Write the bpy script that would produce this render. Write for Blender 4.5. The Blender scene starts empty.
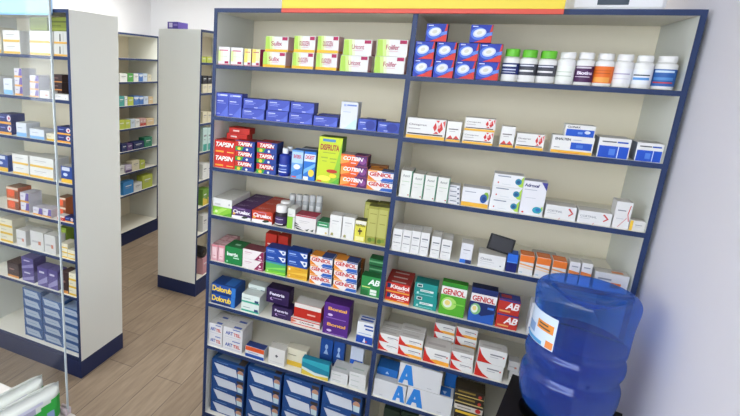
import bpy, bmesh, math, random
from mathutils import Vector, Matrix
random.seed(7)
SC = bpy.context.scene
COL = SC.collection
PI = math.pi

# ------------------------------------------------------------------ materials
def lin(c):
    return c / 12.92 if c <= .04045 else ((c + .055) / 1.055) ** 2.4
def rgb(h):
    h = h.lstrip('#')
    return tuple(lin(int(h[i:i + 2], 16) / 255) for i in (0, 2, 4)) + (1,)
MATS = {}
def mat(h, rough=.5, spec=.35, noise=0.0, scale=30):
    key = (h, rough, spec, noise)
    if key in MATS: return MATS[key]
    m = bpy.data.materials.new('paint_' + h.strip('#')); m.use_nodes = True
    nt = m.node_tree; b = nt.nodes['Principled BSDF']
    b.inputs['Base Color'].default_value = rgb(h)
    b.inputs['Roughness'].default_value = rough
    b.inputs['Specular IOR Level'].default_value = spec
    if noise:
        tc = nt.nodes.new('ShaderNodeTexCoord'); n = nt.nodes.new('ShaderNodeTexNoise')
        n.inputs['Scale'].default_value = scale; n.inputs['Detail'].default_value = 4
        mx = nt.nodes.new('ShaderNodeMix'); mx.data_type = 'RGBA'
        c = rgb(h)
        mx.inputs[6].default_value = tuple(v * (1 - noise) for v in c[:3]) + (1,)
        mx.inputs[7].default_value = tuple(min(1, v * (1 + noise)) for v in c[:3]) + (1,)
        nt.links.new(tc.outputs['Object'], n.inputs['Vector'])
        nt.links.new(n.outputs['Fac'], mx.inputs[0])
        nt.links.new(mx.outputs[2], b.inputs['Base Color'])
    MATS[key] = m
    return m

# ------------------------------------------------------------------ object helpers
def link(o, parent=None):
    COL.objects.link(o)
    if parent is not None: o.parent = parent
    return o
def tag(o, label=None, cat=None, group=None, kind=None):
    if label: o['label'] = label
    if cat: o['category'] = cat
    if group: o['group'] = group
    if kind: o['kind'] = kind
    return o
def empty(name, loc, rz=0, label=None, cat=None, group=None):
    o = bpy.data.objects.new(name, None); o.empty_display_size = .05
    o.location = loc; o.rotation_euler = (0, 0, rz)
    link(o); return tag(o, label, cat, group)
class MB:
    """collects shapes into one mesh"""
    def __init__(s): s.v = []; s.f = []; s.m = []; s.mats = []; s.smooth = []
    def mi(s, m):
        if m not in s.mats: s.mats.append(m)
        return s.mats.index(m)
    def add(s, verts, faces, m, smooth=False):
        o = len(s.v); k = s.mi(m)
        s.v += [tuple(v) for v in verts]
        for f in faces: s.f.append([i + o for i in f]); s.m.append(k); s.smooth.append(smooth)
    def box(s, x0, y0, z0, x1, y1, z1, m, bev=.0012):
        bm = bmesh.new(); bmesh.ops.create_cube(bm, size=1)
        for v in bm.verts:
            v.co = ((x0 + x1) / 2 + v.co.x * (x1 - x0), (y0 + y1) / 2 + v.co.y * (y1 - y0), (z0 + z1) / 2 + v.co.z * (z1 - z0))
        if bev: bmesh.ops.bevel(bm, geom=bm.edges[:], offset=min(bev, min(x1 - x0, y1 - y0, z1 - z0) * .3), segments=1, affect='EDGES')
        bm.verts.index_update()
        s.add([v.co[:] for v in bm.verts], [[v.index for v in f.verts] for f in bm.faces], m); bm.free()
    def lathe(s, prof, m, n=32, cx=0, cy=0, cz=0, a0=0, a1=2 * PI, cap=True, smooth=True):
        full = abs(a1 - a0 - 2 * PI) < 1e-6
        k = n if full else n + 1
        vs = [(cx + r * math.cos(a0 + (a1 - a0) * i / n), cy + r * math.sin(a0 + (a1 - a0) * i / n), cz + z) for r, z in prof for i in range(k)]
        fs = []
        for j in range(len(prof) - 1):
            for i in range(n):
                i2 = (i + 1) % k
                fs.append([j * k + i, j * k + i2, (j + 1) * k + i2, (j + 1) * k + i])
        if cap and full:
            fs.append([i for i in range(k)][::-1]); fs.append([(len(prof) - 1) * k + i for i in range(k)])
        s.add(vs, fs, m, smooth)
    def build(s, name, parent=None):
        me = bpy.data.meshes.new(name); me.from_pydata(s.v, [], s.f)
        for m in s.mats: me.materials.append(m)
        me.polygons.foreach_set('material_index', s.m); me.polygons.foreach_set('use_smooth', s.smooth)
        me.update()
        return link(bpy.data.objects.new(name, me), parent)

TEXT = {}
def text_mesh(t, bold, ital):
    key = (t, bold, ital)
    if key not in TEXT:
        c = bpy.data.curves.new('lettering', 'FONT'); c.body = t; c.resolution_u = 3
        c.offset = .03 if bold else .008; c.space_character = .93; c.shear = .25 if ital else 0
        o = bpy.data.objects.new('lettering', c); COL.objects.link(o)
        dg = bpy.context.evaluated_depsgraph_get(); me = o.evaluated_get(dg).to_mesh()
        vs = [tuple(v.co[:2]) for v in me.vertices]; fs = [list(p.vertices) for p in me.polygons]
        o.evaluated_get(dg).to_mesh_clear(); bpy.data.objects.remove(o); bpy.data.curves.remove(c)
        xs = [v[0] for v in vs]; ys = [v[1] for v in vs]
        a, b, c0, d = min(xs), max(xs), min(ys), max(ys)
        TEXT[key] = ([((x - a) / (b - a), (y - c0) / (d - c0)) for x, y in vs], fs)
    return TEXT[key]

def decal2d(d):
    """2-D outline (verts, faces, colour) in the 0..1 square of a face"""
    k, col = d[0], d[1]
    if k == 'r':
        x0, y0, x1, y1 = d[2:6]; return [(x0, y0), (x1, y0), (x1, y1), (x0, y1)], [[0, 1, 2, 3]], col
    if k == 'p': return list(d[2]), [list(range(len(d[2])))], col
    if k == 'e':
        cx, cy, rx, ry = d[2:6]; n = 20
        return [(cx + rx * math.cos(2 * PI * i / n), cy + ry * math.sin(2 * PI * i / n)) for i in range(n)], [list(range(n))], col
    if k == 't':
        x0, y0, x1, y1 = d[3:7]; o = d[7] if len(d) > 7 else ''
        vs, fs = text_mesh(d[2], 'b' in o, 'i' in o)
        return [(x0 + x * (x1 - x0), y0 + y * (y1 - y0)) for x, y in vs], fs, col
def T(t, col, x0, y0, x1, y1, o=''): return ('t', col, t, x0, y0, x1, y1, o)
def Rr(col, x0, y0, x1, y1): return ('r', col, x0, y0, x1, y1)
def P(col, *pts): return ('p', col, pts)
def E(col, cx, cy, rx, ry): return ('e', col, cx, cy, rx, ry)
def EL(col, cx, cy, rx, ry, a):
    a = math.radians(a); n = 22
    return ('p', col, [(cx + rx * math.cos(t) * math.cos(a) - ry * math.sin(t) * math.sin(a), cy + rx * math.cos(t) * math.sin(a) + ry * math.sin(t) * math.cos(a)) for t in [2 * PI * i / n for i in range(n)]])
def AA(x): return [P('#2b7fd0', (x, .04), (x + .11, .04), (x + .23, .96), (x + .13, .96)), P('#2b7fd0', (x + .13, .96), (x + .27, .96), (x + .38, .04), (x + .25, .04)), P('#2b7fd0', (x + .08, .24), (x + .31, .24), (x + .29, .42), (x + .11, .42))]
def lines(col, x0, x1, ys, th=.035): return [Rr(col, x0, y, x1 - (i % 2) * (x1 - x0) * .25, y + th) for i, y in enumerate(ys)]

W = '#e4e4e0'
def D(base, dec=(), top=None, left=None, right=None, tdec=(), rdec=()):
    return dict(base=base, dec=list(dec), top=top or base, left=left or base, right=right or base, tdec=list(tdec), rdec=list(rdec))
LIME = [P('#aed452', (0, 0), (.22, 0), (.16, 1), (0, 1)), P('#cbe488', (.22, 0), (.34, 0), (.28, 1), (.16, 1)), P('#e2eec4', (.34, 0), (.44, 0), (.38, 1), (.28, 1))]
MAG = '#a81e50'
def limebox(t, stripe=True):
    d = list(LIME)
    if stripe: d.append(Rr('#f0b92c', 0, 0, 1, .17))
    d += [Rr(MAG, .74, .76, .97, .97), T(t, '#b03058', .26 if stripe else .3, .4, .74, .7), Rr('#d8a7b5', .34, .3, .7, .33)]
    return D(W, d, right='#e3b7b6', top='#dfe6cf', rdec=[Rr('#eaa03c', 0, 0, 1, .14)] if stripe else [Rr('#c8647c', .2, 0, 1, .1)])
def geniol():
    return D('#ece9e4', [Rr('#e9e6e2', 0, 0, 1, 1), P('#e88b2c', (0, 0), (.3, 0), (0, .5)), P('#2f62b8', (.5, 0), (1, 0), (1, .34), (.6, .3)), Rr('#f0a24a', 0, .86, .36, 1), Rr('#2f5aa6', .55, .88, 1, 1), T('GENIOL', '#c8252c', .06, .42, .96, .82, 'b')], top='#27407c', right='#26304e', tdec=[Rr('#d98a2c', 0, 0, .5, 1)])
def swoosh(o):
    d = [P('#c8281f', (0, 1), (0, 0), (.55, 0), (.3, .22), (.12, .55)), lines('#85858c', .42, .86, [.62], .09)[0], Rr('#b0b0b4', .42, .48, .72, .53), E('#d4574e', .9, .62, .03, .07)]
    if o: d.insert(1, P('#eda63a', (.25, .22), (.55, 0), (1, 0), (1, .26), (.5, .3)))
    return D(W, d, top='#cfccc6', tdec=[Rr('#b8b4ae', .1, .3, .8, .5)])
def ciru(c):
    return D(c, [P('#e9e6e8', (0, 0), (1, 0), (1, .22), (.6, .3), (0, .24)), P('#2b3b2a', (.5, .12), (.62, .3), (.8, .34), (.86, .2), (.66, .08)), T('Ciruelax', '#f2eef2', .06, .46, .96, .8, 'b'), E('#e6b64a', .12, .42, .07, .1), Rr('#b79ac0', .3, .88, .7, .92)], tdec=[Rr('#cdbfc9', .1, .4, .5, .44), Rr('#cdbfc9', .1, .55, .7, .58)])
DES = {
 'lime_tall': D(W, [P('#d5e596', (0, .2), (.2, .2), (.2, .8), (0, .8)), P('#e6efc8', (.2, .2), (.42, .2), (.42, .8), (.2, .8)), Rr('#cf5f7e', .12, .78, .84, .84), Rr('#c6cfae', .2, .46, .8, .49), Rr(MAG, .58, .07, .92, .2), Rr('#b9315c', 0, 0, 1, .035)]),
 'lime_narrow': D(W, [Rr('#e8d86a', 0, .2, .5, 1), Rr('#e9e6ac', .5, .3, 1, 1), Rr('#c0506c', .15, .78, .85, .83), Rr(MAG, .55, .07, .92, .2), Rr('#b9315c', 0, 0, 1, .035)], right='#b9315c'),
 'sulix': limebox('Sulix'), 'oligo': limebox('OLIGOZEN'), 'uricont': limebox('Uricont', False), 'folifer': limebox('Folifer', False),
 'blue_tall': D('#4554b4', [Rr('#8f9de6', .1, .86, .3, .95), Rr('#c9d2f5', .32, .88, .9, .94), Rr('#c9d2f5', .1, .64, .6, .68), Rr('#97a3e6', .1, .56, .8, .58), P('#5a6ccb', (.3, 0), (1, 0), (1, .5), (.72, .3)), Rr('#b9c2f0', .1, .1, .35, .13)], top='#35428e'),
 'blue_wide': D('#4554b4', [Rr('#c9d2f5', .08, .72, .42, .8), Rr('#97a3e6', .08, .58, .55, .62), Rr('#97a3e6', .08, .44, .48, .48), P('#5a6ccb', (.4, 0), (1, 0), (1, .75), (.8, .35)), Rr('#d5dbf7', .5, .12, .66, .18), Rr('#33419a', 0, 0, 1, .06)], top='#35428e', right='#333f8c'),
 'blue_dark': D('#36459e', [Rr('#c9d2f5', .3, .8, .6, .9)], top='#2f3c88'),
 'pale_tall': D('#d9dde8', [Rr('#9fb0d8', .14, .84, .3, .93), Rr('#6d86c8', .34, .86, .92, .92), Rr('#b4c0dc', .14, .62, .6, .65), P('#c5e0ea', (.3, 0), (1, 0), (1, .42), (.6, .2))], right='#aeb2bc'),
 'blue_arc': D('#3d52b0', [Rr('#c9d2f5', .08, .66, .4, .74), Rr('#97a3e6', .08, .52, .36, .56), E('#2c3a92', .68, .5, .26, .42), Rr('#c9d2f5', .3, .12, .48, .2)], top='#35428e'),
 'tapsin_red': D('#cf2a20', [T('TAPSIN', '#6e120c', .07, .5, .95, .84, 'bi'), T('TAPSIN', '#f6efe8', .05, .53, .93, .87, 'bi'), Rr('#f0a83a', .05, .12, .45, .24), Rr('#f0c85a', .62, .14, .94, .2)], top='#b8241b'),
 'flat_red': D('#c32a20', [Rr('#f0d8d0', .2, .35, .5, .6)], top='#b5231b'),
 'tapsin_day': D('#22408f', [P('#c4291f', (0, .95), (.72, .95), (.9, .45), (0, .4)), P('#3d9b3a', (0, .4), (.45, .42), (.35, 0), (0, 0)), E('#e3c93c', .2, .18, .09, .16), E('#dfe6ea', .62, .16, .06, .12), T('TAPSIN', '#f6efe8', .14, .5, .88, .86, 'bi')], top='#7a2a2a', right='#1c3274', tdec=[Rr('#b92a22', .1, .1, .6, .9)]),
 'lightblue': D('#6aa0dc', [Rr('#a9cdee', 0, .55, 1, .95), T('ENTEREX', '#c8414a', .16, .72, .86, .85, 'b'), P('#3b78c4', (0, .2), (1, .45), (1, .2), (0, 0)), E('#e8eef6', .5, .42, .3, .09), Rr('#d85a4a', .1, .03, .5, .08)], top='#3a5f9c'),
 'bluewave': D('#2c74cc', [Rr('#cfe2f4', 0, .66, 1, .92), T('DIGEST', '#c8414a', .1, .74, .9, .88, 'b'), P('#78b7e8', (0, .36), (1, .62), (1, .5), (0, .2)), E('#f0cf4a', .68, .26, .26, .13), Rr('#e2e8f0', 0, 0, .45, .12)], top='#3a5f9c'),
 'plain_grey': D('#8d9099', [Rr('#a9abb3', .1, .8, .8, .9)], top='#55585f'),
 'disfruta': D('#c7d832', [P('#8fc53a', (.55, 0), (1, 0), (1, .95), (.8, .4)), Rr('#4d86c0', .16, .91, .72, .965), T('DISFRUTA', '#a8343c', .08, .72, .9, .85, 'b'), Rr('#93a83a', .2, .66, .76, .675), Rr('#9db43c', .14, .54, .44, .57), Rr('#9db43c', .52, .53, .82, .56), Rr('#9db43c', .2, .47, .4, .49), Rr('#9db43c', .56, .46, .78, .48), E('#c23b2c', .66, .27, .24, .042), E('#f1df3c', .72, .17, .16, .05), E('#f3e75a', .34, .1, .3, .06), P('#5fae3c', (.62, .0), (1, .0), (1, .16), (.8, .06)), Rr('#d4572c', .04, .01, .24, .04)], right='#4d7f34', top='#5d7a34'),
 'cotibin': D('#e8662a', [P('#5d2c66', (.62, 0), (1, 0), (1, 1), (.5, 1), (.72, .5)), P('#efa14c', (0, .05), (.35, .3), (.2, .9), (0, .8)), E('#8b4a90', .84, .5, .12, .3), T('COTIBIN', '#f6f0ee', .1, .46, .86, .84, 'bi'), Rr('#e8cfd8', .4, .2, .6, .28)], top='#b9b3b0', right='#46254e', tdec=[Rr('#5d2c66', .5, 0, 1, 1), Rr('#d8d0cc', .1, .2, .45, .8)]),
 'geniol': geniol(),
 'geniol_or': D('#8a4f1f', [Rr('#c47a2c', 0, .6, .6, 1)], top='#b06a22'),
 'green_low': D('#84bf3a', [P('#a6d65e', (0, .3), (.5, .9), (.8, .9), (.3, .1)), P('#5f9f2a', (.5, 0), (1, .5), (1, 0)), E('#d9efb5', .2, .45, .07, .16)]),
 'white_plain': D('#dcdcd8', [Rr('#b9bab8', .1, .2, .4, .4), E('#9aa0a4', .86, .4, .04, .12)], top='#d2d1cb'),
 'ciruelax_p': ciru('#4a2a62'), 'ciruelax_r': ciru('#c23f28'),
 'lime_slim': D('#d6d8d2', [Rr('#8cc63c', 0, 0, .75, .58), Rr('#a5a8a4', .1, .7, .55, .73), Rr('#6ea52c', 0, .58, 1, .6)], right='#c9ccc8'),
 'leafbox': D('#dedad8', [Rr('#a3243e', 0, .9, 1, 1), Rr('#b2b0b0', .2, .62, .7, .65), Rr('#b2b0b0', .2, .52, .6, .54), P('#20261f', (0, .5), (.2, .34), (0, .38)), P('#20261f', (0, .34), (.34, .18), (0, .24)), P('#20261f', (0, .2), (.5, .02), (.1, .05)), P('#3c4a3a', (.5, .1), (.72, .2), (.62, .02)), P('#3c4a3a', (.76, .1), (.94, .22), (.88, .02))], top='#a3243e'),
 'greenwhite': D('#e2e4e0', [Rr('#2f8f5a', 0, .6, 1, 1), Rr('#dff0e4', .15, .75, .85, .82), Rr('#9fc8b2', .1, .54, .9, .56), E('#c9b06a', .8, .16, .1, .08)], top='#257a4c'),
 'white_up': D('#e0e0dc', [Rr('#a9aaa8', .2, .72, .75, .76), Rr('#c1c1be', .2, .6, .6, .62), E('#b5a060', .26, .14, .11, .05), P('#8a9a58', (.12, .06), (.4, .06), (.26, .2)), E('#a84c3c', .2, .1, .05, .025)], top='#d5d3cc'),
 'yellowblack': D('#d9d04a', [Rr('#e6e4d6', 0, .82, 1, 1), T('NUTRIN', '#232320', .1, .72, .9, .84, 'b'), E('#3b2a1c', .4, .5, .12, .05), E('#3b2a1c', .58, .52, .12, .05), E('#3b2a1c', .5, .42, .06, .1), E('#3b2a1c', .46, .6, .06, .07), Rr('#e9e49c', .1, .05, .9, .25)], top='#3c3c34'),
 'olive': D('#9a9a44', [Rr('#b5b465', .06, .2, .9, .94), Rr('#8f8f3e', .2, .8, .8, .82), Rr('#8c8c3c', .25, .55, .75, .57), E('#5f7a2c', .4, .1, .2, .06), E('#7a9438', .7, .12, .16, .05)], top='#6c6c32', right='#7c7c38'),
 'pink': D('#d3a0a6', [Rr('#e6c6c8', .2, .15, .8, .85), Rr('#c27482', .3, .3, .7, .34), Rr('#d9848e', 0, .9, 1, 1)], top='#d9b3b4', tdec=[Rr('#b9747e', .1, .2, .9, .4)]),
 'inetix': D('#1f7f42', [T('Inertix', '#e3efe6', .12, .48, .78, .7, 'b'), Rr('#bfe0c8', .5, .36, .84, .42), E('#8fc9a2', .14, .14, .05, .05)], top='#1b6c38', tdec=[Rr('#aed6b8', .4, .3, .7, .5)]),
 'maroon': D('#e6dedc', [P('#8d2350', (.56, 0), (1, 0), (1, .98), (.9, .98)), Rr('#c89aa8', .1, .66, .44, .74), Rr('#cdb6bc', .1, .5, .36, .54), E('#f0dfe4', .84, .45, .05, .12), Rr('#e6c0d0', .76, .1, .94, .2)], top='#7a4048', right='#7d2048'),
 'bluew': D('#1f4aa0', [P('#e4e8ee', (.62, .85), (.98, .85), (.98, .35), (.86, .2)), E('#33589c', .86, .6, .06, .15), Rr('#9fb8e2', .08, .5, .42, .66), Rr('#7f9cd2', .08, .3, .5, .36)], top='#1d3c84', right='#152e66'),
 'limeflat': D('#6fc038', [P('#a5dc5a', (0, .2), (1, .7), (1, .5), (0, 0)), Rr('#d6ecb4', .06, .5, .14, .8)]),
 'greenflat': D('#58b058', [P('#86d05a', (0, .1), (1, .6), (1, .3), (0, 0)), Rr('#3a8fb0', 0, .85, 1, 1)]),
 'yellowflat': D('#dca62c', [P('#e9c04a', (0, .1), (1, .5), (1, .1)), Rr('#f0dfa2', .06, .5, .14, .8), Rr('#b9801c', .4, .7, .8, .75)], right='#8f6a1c'),
 'redback': D('#b32a1c', [Rr('#8a1a12', 0, 0, 1, .5), Rr('#e2b04a', .1, .4, .8, .52), Rr('#e6d6cc', .2, .66, .8, .7)]),
 'ab_green': D('#2c8c48', [T('AB', '#eef4ee', .34, .58, .96, .88, 'bi'), Rr('#cfe27a', .06, .42, .5, .47), Rr('#dfe8df', .5, .08, .84, .36), Rr('#5fae74', .5, .2, .84, .23), Rr('#256f3a', 0, 0, .4, .3)], top='#1f6a36'),
 'green_band': D('#246c3c', [Rr('#6fae7c', 0, .55, 1, .75), Rr('#123f22', 0, 0, 1, .2)]),
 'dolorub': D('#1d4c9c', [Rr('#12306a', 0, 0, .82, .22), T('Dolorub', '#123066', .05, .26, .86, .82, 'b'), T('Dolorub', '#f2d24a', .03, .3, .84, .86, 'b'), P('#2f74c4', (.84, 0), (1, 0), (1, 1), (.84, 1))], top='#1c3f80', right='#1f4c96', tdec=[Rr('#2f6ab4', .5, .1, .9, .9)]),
 'tealwhite': D('#d8e2dc', [Rr('#3fa78c', 0, .06, 1, .26), Rr('#8a9c98', .1, .5, .5, .58), Rr('#27456a', .74, .2, .96, .5)], top='#cdd6d0'),
 'purpledark': D('#2f1a4a', [T('Fentris', '#e8e2f0', .14, .55, .8, .76, 'b'), E('#c9a8dc', .25, .3, .08, .1), E('#2f1a4a', .29, .32, .06, .08), Rr('#9a86b4', .3, .36, .7, .4)], top='#21123a'),
 'calorub': D('#e0d8d2', [Rr('#b92c1f', 0, .78, 1, .94), Rr('#c8402e', 0, .04, 1, .16), T('CALORUB', '#4c4440', .3, .38, .8, .62, 'b'), P('#d07050', (0, .2), (.22, .5), (0, .8))], top='#cfcac4', right='#d9d2cc'),
 'redwhite': D('#b9281d', [Rr('#ddd8d2', 0, .7, 1, 1), Rr('#e6b9a8', .5, .3, .8, .4)], top='#d2cec8'),
 'bontal': D('#51257e', [T('Bontal', '#eeb04a', .16, .56, .9, .76, 'b'), E('#d8c4e6', .26, .26, .1, .08), Rr('#8a62b0', .1, .04, .9, .1)], top='#451f6c', right='#3d1c60'),
 'bluestripe': D('#dfe2e6', [Rr('#2a4f9e', .4, .82, .95, .9), Rr('#2a4f9e', .5, .66, .98, .74), Rr('#1d49a8', 0, 0, 1, .36), P('#dfe6f2', (.4, .05), (.6, .05), (.5, .28)), E('#c83a34', .62, .1, .06, .05), Rr('#7fa0d2', .1, .46, .9, .49)], top='#cfd2d8', tdec=[Rr('#2a4f9e', .1, .2, .9, .45), Rr('#2a4f9e', .1, .6, .9, .8)]),
 'redblue': D('#dad9da', [T('ART', '#3b4f9e', .12, .36, .52, .66, 'b'), T('TEL', '#c43c34', .54, .34, .92, .62, 'b'), Rr('#b5b8c4', .1, .16, .9, .2), Rr('#6f7fb4', .5, .84, .9, .94)], top='#cfcdca', tdec=[Rr('#4f62a6', .5, .1, .9, .4)]),
 'orangeblue': D('#d9d9dc', [Rr('#d4562a', 0, .6, 1, 1), Rr('#274fa0', 0, 0, 1, .3), Rr('#9aa6c4', .15, .42, .7, .5)], top='#2d3f7c'),
 'whitemark': D('#d6d5d0', [P('#55555a', (.4, .55), (.5, .65), (.6, .55), (.5, .45)), Rr('#bdbcb8', .1, .15, .9, .18)], top='#cbc8c0'),
 'creamyellow': D('#dcd7bf', [Rr('#d9b23a', 0, 0, 1, .28), Rr('#9a9a86', .1, .6, .5, .66)], top='#cfcab6'),
 'tealyellow': D('#1f7f98', [P('#d9c04a', (0, 0), (1, 0), (1, .22), (.5, .12), (0, .34)), P('#cfe0dc', (0, .34), (.5, .12), (1, .22), (1, .3), (.5, .3), (0, .5)), P('#2fa0b0', (0, .8), (1, .6), (1, 1), (0, 1))]),
 'white_pack': D('#d2d3d2', [Rr('#9fb0a4', .1, .4, .6, .5)], top='#cbccca', tdec=[Rr('#a9b8ae', .1, .3, .8, .42)]),
 'blueback': D('#24509e', [E('#a9c4e6', .5, .7, .12, .1), P('#a9c4e6', (.3, .4), (.7, .4), (.5, .65)), Rr('#16346c', 0, 0, 1, .12)]),
 'bluepack': D('#c9d2e2', [Rr('#1f54b0', .0, .0, 1, .55), P('#5a8ad2', (.4, .1), (.9, .1), (.65, .5))]),
 'maskbox': D('#1d4784', [P('#ccd3dc', (.06, .74), (.74, .66), (.8, .08), (.22, .08)), Rr('#5f82b4', .14, .84, .5, .9), P('#3a322e', (.78, .92), (.98, .92), (.98, .7), (.78, .72)), E('#b98c70', .88, .5, .09, .2), P('#bcd3d8', (.8, .44), (.97, .42), (.97, .06), (.82, .08))], top='#24508c', tdec=[P('#6a7c90', (.1, .2), (.8, .2), (.7, .8), (.2, .8)), Rr('#4a4038', .78, .1, .98, .9)]),
 'maskpale': D('#3a5f94', [P('#aebdd0', (.06, .9), (.8, .84), (.94, .2), (.14, .24)), Rr('#8298b4', .2, .5, .7, .56), P('#2c4a7c', (0, .1), (1, .04), (1, 0), (0, 0))], top='#8fa2bc'),
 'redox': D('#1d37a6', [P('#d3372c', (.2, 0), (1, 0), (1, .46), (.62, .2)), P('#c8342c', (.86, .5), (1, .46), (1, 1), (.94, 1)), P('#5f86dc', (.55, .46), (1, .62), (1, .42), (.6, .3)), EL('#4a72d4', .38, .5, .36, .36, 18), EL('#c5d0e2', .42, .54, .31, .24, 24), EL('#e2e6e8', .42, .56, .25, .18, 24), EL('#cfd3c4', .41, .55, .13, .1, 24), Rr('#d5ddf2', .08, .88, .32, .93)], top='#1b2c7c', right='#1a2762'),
 'ometri': D(W, [Rr('#eab43a', 0, 0, 1, .16), Rr('#3a3032', .03, .19, .95, .26), T('Omeprex', '#6a6468', .05, .6, .52, .74), Rr('#a8a4a6', .05, .46, .36, .5), P('#cf3838', (.68, .6), (.74, .86), (.78, .6), (.74, .4)), P('#cf3838', (.8, .5), (.88, .9), (.94, .56), (.86, .34)), P('#cf3838', (.74, .96), (.84, .96), (.8, .84)), P('#d95a54', (.92, .9), (.98, .98), (.98, .6)), P('#cf3838', (.7, .3), (.78, .42), (.84, .3)), E('#e6a09a', .84, .66, .03, .09)], top='#cfcac4', right='#9c9088'),
 'ometri_s': D(W, [Rr('#eab43a', 0, 0, 1, .1), P('#cf4844', (.05, .14), (.3, .32), (.5, .14), (.7, .32), (.95, .14)), Rr('#3a3032', .05, .11, .95, .15), Rr('#6a6468', .12, .6, .8, .65), Rr('#a8a4a6', .2, .5, .6, .53)], top='#cfcac4'),
 'enalten': D(W, [Rr('#eab43a', 0, 0, 1, .16), Rr('#dd7a2a', .2, .02, .7, .05), T('ENALTEN', '#3a3c44', .06, .74, .44, .88, 'b'), Rr('#a8b4cc', .5, .78, .7, .82), Rr('#1f55c0', .46, .26, .97, .66), Rr('#4a78d2', .6, .36, .76, .54), Rr('#8a8c90', .06, .3, .2, .34)], top='#c4c4c0', right='#b4b0a8'),
 'clonax': D(W, [Rr('#1f55c0', .04, 0, .98, .62), T('CLONAX', '#3a3c44', .06, .72, .5, .9, 'b'), E('#d5def0', .76, .4, .1, .14), Rr('#6f98de', .44, .22, .6, .4)], top='#c4c4c0'),
 'losopt': D(W, [Rr('#1a4fc0', .03, 0, .97, .6), Rr('#55565c', .1, .78, .55, .84), Rr('#2a50b4', .58, .77, .92, .85), Rr('#4f80da', .36, .14, .56, .46), Rr('#cfdcf2', .63, 0, .66, .6)], top='#cdccc8', left='#7d879c', tdec=[Rr('#b0b2b4', .1, .2, .9, .3)]),
 'acnol': D('#dfe0da', [Rr('#2f7f5a', .93, 0, 1, 1), T('Acnol', '#68736c', .18, .76, .76, .86), Rr('#a9c4a0', .14, .58, .8, .6), E('#b8402c', .82, .09, .07, .025), Rr('#bfc2bc', .14, .44, .5, .46)], top='#c9c6ba', right='#3d8662', left='#cfd0c8'),
 'whitesmall': D('#d8d9dc', [Rr('#6c7380', .12, .55, .7, .75), E('#4a5468', .86, .3, .09, .2)], top='#cfcfcf'),
 'yellowdisc': D('#dfe0e2', [Rr('#e6b03a', 0, 0, 1, .22), Rr('#8c93a0', .08, .76, .5, .8), E('#7fae3c', .88, .62, .1, .24), E('#27569e', .8, .5, .13, .24), E('#17407e', .82, .48, .07, .12)], top='#d4d4d0'),
 'tealdisc': D('#e2e3e4', [P('#a5cf4a', (.8, .3), (.98, .96), (1, .96), (1, .1), (.9, .1)), E('#2b7f9e', .83, .52, .11, .26), E('#1d4f82', .83, .5, .06, .13), Rr('#7c8696', .12, .8, .56, .88), E('#c8413a', .16, .3, .025, .07), Rr('#c4c8cc', .3, .18, .6, .22)], top='#d4d4d0', right='#c9d4c0'),
 'adrovet': D('#e2e2e6', [T('Adroxef', '#33366e', .04, .83, .68, .93, 'b'), P('#3b3a8c', (.74, 1), (1, 1), (1, .76)), Rr('#aab0bc', .06, .74, .6, .76), Rr('#c4c8cc', .16, .5, .6, .52), P('#a5cf4a', (.7, .1), (.95, .3), (.98, .2), (.86, .06)), E('#2fa0b4', .74, .17, .2, .1), E('#2b6fb0', .78, .18, .1, .05), E('#c8413a', .14, .07, .05, .028)], top='#c4c6d2'),
 'corti': D('#dfdfdd', [T('CORTINAL', '#7c8086', .06, .5, .56, .66), Rr('#b4b6ba', .06, .38, .36, .42), P('#c8413a', (.72, .86), (.78, .9), (.92, .55), (.78, .3), (.76, .38), (.86, .56)), P('#d28a84', (.46, 0), (.49, 0), (.52, .14), (.5, .14))], top='#d0cec8'),
 'redstreak': D('#e0dfdd', [P('#c8413a', (.86, .9), (.92, .9), (.84, .55), (.96, .3), (.9, .28), (.78, .56)), P('#cf8a84', (.3, .04), (.36, .04), (.8, .4), (.76, .42)), Rr('#7c8086', .14, .66, .66, .7), Rr('#b4b6ba', .14, .36, .6, .38)], top='#d0cec8'),
 'yellowend': D('#dcdbd6', [Rr('#e6bb3a', 0, 0, .2, 1), Rr('#8c8f94', .34, .55, .8, .62), Rr('#b8babc', .34, .4, .7, .44)], top='#cfcdc6'),
 'slimwhite': D('#dfdfdd', [Rr('#7c8086', .15, .68, .85, .74), Rr('#aeb0b4', .15, .6, .7, .62), Rr('#55585e', .1, .36, .9, .385), Rr('#b8babc', .2, .2, .6, .22)], top='#d2d0ca'),
 'bluebase': D('#dadbde', [Rr('#2c6fd0', 0, 0, .5, .2), Rr('#1a2a5c', .5, 0, 1, .2), Rr('#7c8086', .2, .66, .8, .7), Rr('#b4b6ba', .2, .5, .6, .52)], top='#cfcdc8', right='#c4c6ca'),
 'clonix': D('#dededc', [T('Clonixin', '#5c6068', .08, .56, .5, .74), Rr('#b4b6ba', .08, .42, .6, .46), Rr('#c8cacc', .08, .26, .5, .3), E('#7c8288', .84, .28, .03, .06)], top='#d0cec8'),
 'navybox': D('#14206a', [Rr('#2a6ad0', 0, .56, 1, 1), Rr('#5a90e0', 0, .52, 1, .58)], top='#2a62c0', right='#101a56'),
 'orangetop': D('#dfddd8', [Rr('#e87a2c', 0, .66, 1, 1), P('#e8a05a', (0, .58), (1, .5), (1, .42), (0, .5)), P('#eec8a0', (0, .44), (1, .36), (1, .3), (0, .38)), Rr('#a4bfc4', .08, .08, .3, .14)], top='#e2702a', right='#d9b8a0', tdec=[Rr('#e98a48', .1, .2, .9, .8)]),
 'orangeband': D('#dfddd8', [P('#e8843c', (0, .62), (1, .56), (1, .4), (0, .46)), Rr('#8c8f94', .2, .78, .8, .83), Rr('#c0c2c2', .2, .2, .7, .23)], top='#d2d0ca'),
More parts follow.
